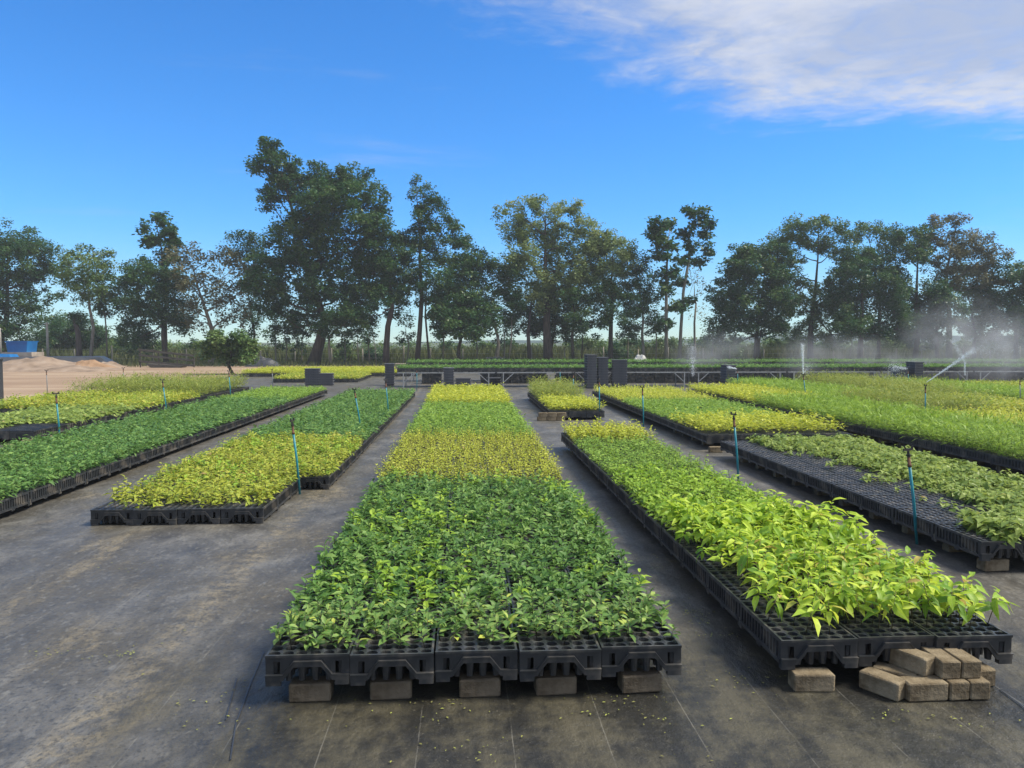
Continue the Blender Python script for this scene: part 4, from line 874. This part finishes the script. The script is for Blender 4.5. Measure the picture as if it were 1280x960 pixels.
tree('tree', 'dark small-leaved tree under the large pale tree', 690, 70, (690, 430), [(675, 382, 20, 20), (700, 388, 22, 18), (690, 408, 26, 14), (665, 405, 14, 14), (650, 400, 18, 16), (715, 410, 20, 14), (700, 365, 24, 18)], D, tr=.15, dens=1.1, seed=18)
tree('tree', 'twin dark stems with thin foliage before the yellow green crown', 717, 65, (718, 400), [(715, 368, 16, 12), (735, 380, 20, 12), (722, 398, 18, 10), (748, 398, 16, 8), (762, 368, 24, 16), (760, 395, 24, 12), (740, 410, 20, 10)], D, tr=.13, dens=.75, seed=19, stems=[(727, 730, 400)])
tree('tree', 'slender dark tree between the yellow green crown and the tall tufted pair', 806, 66, (804, 400), [(795, 325, 14, 14), (805, 345, 18, 14), (792, 360, 14, 12), (808, 375, 20, 14), (795, 392, 16, 10), (812, 405, 18, 8), (785, 375, 16, 14), (790, 415, 16, 8)], D, 'bark_pale', .13, .85, seed=20)
tree('tree', 'tall straight tufted tree, denser of the pair with pale stems', 833, 65, (833, 340), [(822, 280, 13, 10), (838, 278, 11, 10), (828, 297, 18, 11), (818, 300, 10, 9), (840, 315, 14, 10), (826, 322, 13, 9), (838, 340, 15, 9), (828, 362, 14, 8), (842, 385, 16, 9), (832, 405, 15, 8)], D, 'bark_pale', .15, .8, size=.34, clump=.52, n_per=55, seed=21, limb=.6, wide=.88)
tree('tree', 'tall sparse tufted tree, airier of the pair with pale stems', 849, 66, (862, 320), [(862, 265, 11, 7), (878, 268, 9, 7), (888, 280, 7, 5), (868, 280, 11, 7), (880, 295, 10, 6), (858, 292, 10, 7), (866, 308, 13, 7), (884, 312, 8, 6), (856, 326, 10, 6), (874, 328, 10, 6), (850, 352, 10, 6), (858, 378, 10, 6)], D, 'bark_pale', .14, .55, size=.34, clump=.5, n_per=45, seed=22, limb=.6, wide=.88)
tree('bare_tree', 'nearly bare thin tree seen through mist', 869, 72, (870, 380), [(866, 350, 12, 14), (878, 360, 10, 12), (872, 390, 12, 12)], Br, 'bark_pale', .11, .35, n_per=14, seed=23)
tree('tree', 'dense dark rounded tree reaching low on one side', 945, 66, (946, 420), [(930, 315, 24, 13), (958, 312, 24, 12), (915, 340, 24, 16), (948, 340, 32, 18), (975, 342, 18, 18), (908, 368, 22, 16), (940, 372, 36, 18), (970, 378, 20, 18), (915, 398, 24, 16), (948, 402, 30, 14), (905, 420, 16, 12), (965, 412, 18, 12)], D, tr=.24, dens=1.25, size=.23, seed=24, stems=[(950, 952, 410)])
tree('tree', 'broad flat-topped tree with open branches between two dark trees', 1013, 67, (1016, 390), [(995, 285, 24, 9), (1025, 280, 28, 8), (1052, 288, 24, 10), (985, 302, 22, 12), (1015, 302, 26, 12), (1045, 308, 24, 12), (990, 330, 16, 14), (1055, 335, 14, 12), (1000, 365, 16, 16), (1020, 395, 24, 16), (1005, 418, 22, 14), (1040, 360, 22, 16), (1030, 380, 22, 16), (985, 355, 18, 16), (985, 385, 16, 14), (1045, 420, 20, 12)], Mi, 'bark_dark', .24, .95, seed=25, limb=1.2)
tree('tree', 'massive dark green tree with a dense skirt in the right-hand group', 1075, 65, (1076, 420), [(1078, 318, 24, 12), (1105, 328, 26, 14), (1070, 345, 28, 18), (1105, 352, 28, 16), (1055, 375, 26, 16), (1085, 380, 34, 18), (1045, 402, 24, 16), (1085, 408, 32, 14), (1115, 385, 18, 22), (1120, 410, 18, 16), (1060, 335, 16, 14)], D, tr=.26, dens=1.25, seed=26)
tree('tree', 'smaller tree whose rounded top shows above the massive dark one', 1098, 72, (1100, 380), [(1085, 285, 14, 6), (1100, 292, 16, 7), (1075, 295, 10, 6), (1110, 305, 14, 8)], Mi, tr=.17, dens=.85, seed=27)
tree('tree', 'tall dark tree next to the brownish flat crown', 1143, 66, (1145, 390), [(1125, 296, 24, 10), (1150, 292, 18, 9), (1130, 318, 22, 14), (1150, 315, 14, 12), (1128, 345, 16, 16), (1140, 375, 24, 18), (1160, 395, 20, 18), (1135, 405, 26, 16), (1150, 422, 20, 10), (1120, 365, 18, 18), (1165, 370, 18, 20)], D, tr=.22, dens=1.1, seed=28)
tree('tree', 'brownish green flat-crowned tree with pale open branching at the right', 1186, 67, (1182, 360), [(1170, 280, 20, 7), (1195, 275, 18, 7), (1180, 298, 28, 8), (1212, 296, 24, 8), (1228, 318, 22, 10), (1190, 315, 26, 8), (1165, 325, 16, 10), (1215, 335, 24, 10), (1240, 335, 14, 10), (1200, 350, 20, 8), (1205, 318, 24, 10), (1160, 305, 18, 10), (1178, 340, 22, 10), (1235, 352, 18, 12)], Br, 'bark_pale', .24, .85, seed=29, limb=1.3)
tree('tree', 'dark narrow tree standing under the brownish flat crown', 1173, 65, (1172, 425), [(1170, 368, 18, 18), (1182, 388, 16, 18), (1168, 405, 20, 16), (1178, 422, 16, 10)], D, tr=.18, dens=1.25, seed=30)
tree('tree', 'misty grey green tree in the thickest spray', 1218, 68, (1220, 420), [(1215, 375, 16, 16), (1228, 395, 22, 18), (1210, 408, 18, 14), (1238, 415, 18, 14), (1205, 350, 20, 18), (1235, 375, 20, 18), (1245, 400, 18, 20)], Mi, tr=.16, dens=.85, seed=31)
tree('tree', 'dark tree at the end of the right-hand group', 1270, 66, (1270, 420), [(1258, 338, 16, 14), (1280, 345, 22, 18), (1250, 362, 18, 16), (1275, 375, 26, 18), (1260, 398, 22, 16), (1290, 405, 24, 22), (1320, 360, 34, 40), (1245, 385, 14, 16)], D, tr=.22, dens=1.2, seed=32)
tree('small_tree', 'small rounded orchard tree at the edge of the dirt road', 291, 46, (289, 448), [(270, 430, 15, 9), (290, 424, 17, 9), (308, 432, 13, 9), (262, 442, 11, 7), (288, 442, 20, 9), (310, 445, 11, 7)], Mi, tr=.09, dens=1.2, size=.2, clump=.4, seed=33)
# bushes and scrub behind the fence
bs = [(560, 436, 20, 6), (610, 436, 16, 8), (640, 432, 14, 8), (735, 432, 26, 10), (790, 432, 22, 12), (830, 434, 24, 12), (880, 436, 26, 12), (985, 432, 22, 14), (1035, 434, 22, 12), (1100, 432, 26, 14), (1130, 430, 22, 16), (1215, 434, 28, 14), (1260, 432, 26, 16), (200, 436, 26, 10), (245, 436, 22, 10), (150, 434, 18, 10), (470, 441, 13, 8), (430, 441, 11, 7), (770, 440, 16, 9), (920, 440, 16, 8)]
words = ['behind the very dark low round tree', 'behind the forked bare trunk', 'beside the pale thin stem of the large pale tree', 'behind the twin dark stems', 'behind the tall tray stacks', 'behind the tufted pair', 'in the mist below the bare tree', 'between the rounded dark tree and the flat-topped one', 'below the flat-topped tree', 'below the massive dark tree', 'below the tall dark tree', 'below the brownish flat crown', 'at the end of the right-hand group', 'behind the slatted rack', 'behind the brownish thin-leaved tree', 'next to the grey sand heap', 'before the bowed reddish trunk', 'beside the low leafy young tree', 'beneath the yellow green crown', 'in the mist before the rounded dark tree']
for k, (x, y, rx, ry) in enumerate(bs):
    tree('bush', 'wild green bush growing ' + words[k], x, 78 if k < 16 else 72, (x, 443), [(x - rx * .4, y + 3, rx * .6, ry * .7), (x + rx * .35, y + 2, rx * .6, ry * .75), (x, y, rx * .6, ry)], (D, Mi)[k % 2], tr=.08, dens=.9, clump=.5, seed=60 + k, cat='bush', group='bushes behind the fence')
# continuous scrub on the field edge beyond the bushes
r = np.random.default_rng(55); n = 1700; x = r.uniform(-85, 115, n); hh_ = np.clip(1.85 + .6 * fbm(x * .16, x * 0, 12) + .25 * fbm(x * .9, x * 0, 13), 1.2, 3.) * np.where(x < 12, .85, 1.)
cs = np.stack([x, r.uniform(90, 99, n), hh_ * r.uniform(.15, 1, n)], -1); V, T, rn = leaf_quads(cs, r.uniform(.4, .8, n), 46, .27, r)
tag(obj('scrub', mesh_np('scrub', V, T, rn), 'foliage_mid'), 'rough green scrub along the field edge far behind the fence', 'scrub', kind='stuff')
# thin plantation saplings along the fence
for k, (x, yt) in enumerate([(345, 405), (357, 412), (377, 415), (432, 410), (462, 405), (553, 400), (597, 398), (630, 405), (785, 400), (820, 395), (890, 400), (1060, 405), (508, 405)]):
    tree('sapling', 'thin young tree with a sparse tuft in the row along the fence', x, 67 + (k % 3), (x + (k % 3) - 1, yt + 12), [(x, yt, 9, 6), (x + 3, yt + 12, 10, 5), (x - 5, yt + 20, 8, 4)], D, 'bark_pale', .06, .7, clump=.4, n_per=30, seed=90 + k, group='saplings along the fence')

# ------------------------------------------------------------------ water: jets, drops, drifting mist
def drops(segs, label, seed, size=.011):
    r = np.random.default_rng(seed); P = []; S_ = []
    for (a, b, n, s0, s1, sag) in segs:
        a = np.array(a); b = np.array(b); tt = r.uniform(0, 1, n) ** .8; p = a + (b - a) * tt[:, None]; p[:, 2] -= sag * tt ** 2
        p += r.normal(0, 1, (n, 3)) * (s0 + (s1 - s0) * tt)[:, None]; P.append(p); S_.append(size * r.uniform(.5, 1.3, n))
    P = np.concatenate(P); S_ = np.concatenate(S_); o = np.array([(1, 0, 0), (-1, 0, 0), (0, 1, 0), (0, -1, 0), (0, 0, 1), (0, 0, -1)], float)
    T = np.array([(0, 2, 4), (2, 1, 4), (1, 3, 4), (3, 0, 4), (2, 0, 5), (1, 2, 5), (3, 1, 5), (0, 3, 5)]); P[:, 2] = np.maximum(P[:, 2], .05)
    V = (P[:, None] + o[None] * S_[:, None, None]).reshape(-1, 3); T = (T[None] + (np.arange(len(P)) * 6)[:, None, None]).reshape(-1, 3)
    tag(obj('water_spray', mesh_np('water_spray', V, T), 'water_drop'), label, 'spray', kind='stuff')
Y1 = Yof(484); a = aty(1158, 478, Y1); b = aty(1218, 437, Y1)
drops([(a, b, 1100, .003, .03, 0.), (b, aty(1262, 432, Y1), 300, .03, .2, .1)], 'long slanting jet of water from a sprinkler', 1, .006)
Y2 = Yof(470); a = aty(1004, 467, Y2); drops([(a, aty(1003, 430, Y2), 1000, .006, .03, 0), (a, aty(1010, 458, Y2), 200, .02, .1, 0)], 'upright plume of water over the feathery beds', 2, .006)
a = aty(1134, 461, 27.5); drops([(a, aty(1112, 459, 27.5), 500, .01, .1, 0), (aty(1118, 460, 27.5), aty(1116, 484, 27.5), 500, .25, .25, 0)], 'fan of water falling before the dark tray stack', 3, .008)
a = aty(921, 461, 28.5); drops([(a, aty(910, 459, 28.5), 300, .008, .03, 0)], 'short jet of water before the bench', 4, .009)
drops([(aty(866, 470, 30.4), aty(865, 432, 30.4), 700, .03, .12, 0)], 'thin upright water plume by the bench', 5, .008)
a = aty(1206, 470, 29); drops([(a, aty(1206, 452, 29), 300, .02, .02, 0), (aty(1206, 452, 29), aty(1190, 425, 29), 500, .02, .08, 0)], 'far water jet behind the slanting one', 6, .008)
mist = bpy.data.materials.new('mist'); mist.use_nodes = True; MATS['mist'] = mist; mnt = mist.node_tree
for n in list(mnt.nodes):
    if n.type == 'BSDF_PRINCIPLED': mnt.nodes.remove(n)
pvn = mnt.nodes.new('ShaderNodeVolumePrincipled'); pvn.inputs['Color'].default_value = (.98, .99, 1, 1); pvn.inputs['Anisotropy'].default_value = .55
mtc = mnt.nodes.new('ShaderNodeTexCoord'); vm = mnt.nodes.new('ShaderNodeVectorMath'); vm.operation = 'MULTIPLY_ADD'; vm.inputs[1].default_value = (2, 2, 2); vm.inputs[2].default_value = (-1, -1, -1)
mnt.links.new(mtc.outputs['Generated'], vm.inputs[0]); vl = mnt.nodes.new('ShaderNodeVectorMath'); vl.operation = 'LENGTH'; mnt.links.new(vm.outputs[0], vl.inputs[0])
fall = M('SUBTRACT', 1., sstep(mnt, vl.outputs['Value'], .05, .95), nt=mnt)
wisp = sstep(mnt, noise(mnt, .9, 3., .6), .36, .64)
mnt.links.new(M('MULTIPLY', M('MULTIPLY', fall, .36, nt=mnt), wisp, nt=mnt), pvn.inputs['Density'])
mnt.links.new(pvn.outputs[0], mnt.nodes['Material Output'].inputs['Volume'])
def puff(x, y, Y, rx, rz, ry, label, k):
    c = aty(x, y, Y); n1_, n2_ = 20, 12; r = np.random.default_rng(k); V = []
    for j in range(n2_ + 1):
        th = math.pi * j / n2_
        for i in range(n1_):
            ph = 2 * math.pi * i / n1_; d = np.array([math.sin(th) * math.cos(ph), math.sin(th) * math.sin(ph), math.cos(th)])
            f = 1 + .16 * math.sin(3 * d[0] + k) * math.cos(2.5 * d[2] + 2 * k); V.append(d * f * np.array([rx, ry, rz]))
    T = [(j * n1_ + i, (j + 1) * n1_ + i, (j + 1) * n1_ + (i + 1) % n1_, j * n1_ + (i + 1) % n1_) for j in range(n2_) for i in range(n1_)]
    tag(obj('water_mist', mesh_np('water_mist', V, T, smooth=True), 'mist', loc=c), label, 'mist', kind='stuff')
puff(872, 448, 33, 1.5, 1.0, 1.6, 'drifting mist over the upright plume by the bench', 1); puff(895, 440, 35.5, 2.6, 1.2, 2., 'thin mist drifting in front of the rounded dark tree', 2)
puff(1120, 458, 34.5, 4.2, 1.1, 2.2, 'wide low mist before the benches', 3); puff(1210, 430, 34, 4., 2.6, 3., 'high drifting mist before the right-hand trees', 4); puff(1260, 445, 29, 3., 1.6, 2.6, 'mist at the edge of the outermost beds', 5)
puff(1005, 445, 31, 1.3, 1.2, 1.2, 'faint mist round the upright plume', 6); puff(1050, 440, 41, 4.5, 1.4, 2., 'pale mist between the benches and the trees', 7)

# ------------------------------------------------------------------ litter on the mat
r = np.random.default_rng(77); pts = []
cl_ = [at(r.uniform(400, 880), r.uniform(868, 900)) for k in range(12)] + [at(r.uniform(60, 1250), r.uniform(700, 955)) for k in range(26)] + [np.array([1.6 - abs(r.normal(0, .06)), r.uniform(3.9, 6.5), 0]) for k in range(16)]
for q in cl_:
    sp_ = r.uniform(.02, .11)
    for k in range(int(r.integers(3, 17))): pts.append((q[0] + r.normal(0, sp_ * 1.6), q[1] + r.normal(0, sp_)))
for k in range(130): pts.append((r.uniform(-6, 6), r.uniform(3.2, 8)))
V = []; T = []
for (x, y) in pts:
    s = r.uniform(.004, .012); a = r.uniform(0, 6.28); c_, s_ = math.cos(a), math.sin(a); o = len(V)
    for lx, ly, lz in ((-s, 0, .002), (0, -s * .45, .004), (s, 0, .003), (0, s * .45, .005)): V.append((x + lx * c_ - ly * s_, y + lx * s_ + ly * c_, lz + .001))
    T.append((o, o + 1, o + 2, o + 3))
tag(obj('fallen_leaves', mesh_np('fallen_leaves', V, T), 'litter'), 'scraps of fallen leaves scattered on the weed mat', 'litter', kind='stuff')

# ------------------------------------------------------------------ the air
mb = MB(); mb.box(-260, 300, -60, 460, -1.2, 34)
hz = bpy.data.materials.new('air'); hz.use_nodes = True; MATS['air'] = hz
for n in list(hz.node_tree.nodes):
    if n.type == 'BSDF_PRINCIPLED': hz.node_tree.nodes.remove(n)
pv2 = hz.node_tree.nodes.new('ShaderNodeVolumePrincipled'); pv2.inputs['Color'].default_value = (.86, .93, 1, 1); pv2.inputs['Density'].default_value = .0008
hz.node_tree.links.new(pv2.outputs[0], hz.node_tree.nodes['Material Output'].inputs['Volume'])
tag(obj('haze', mb.mesh('haze'), 'air'), 'thin bluish haze over the whole nursery', 'haze', kind='stuff')
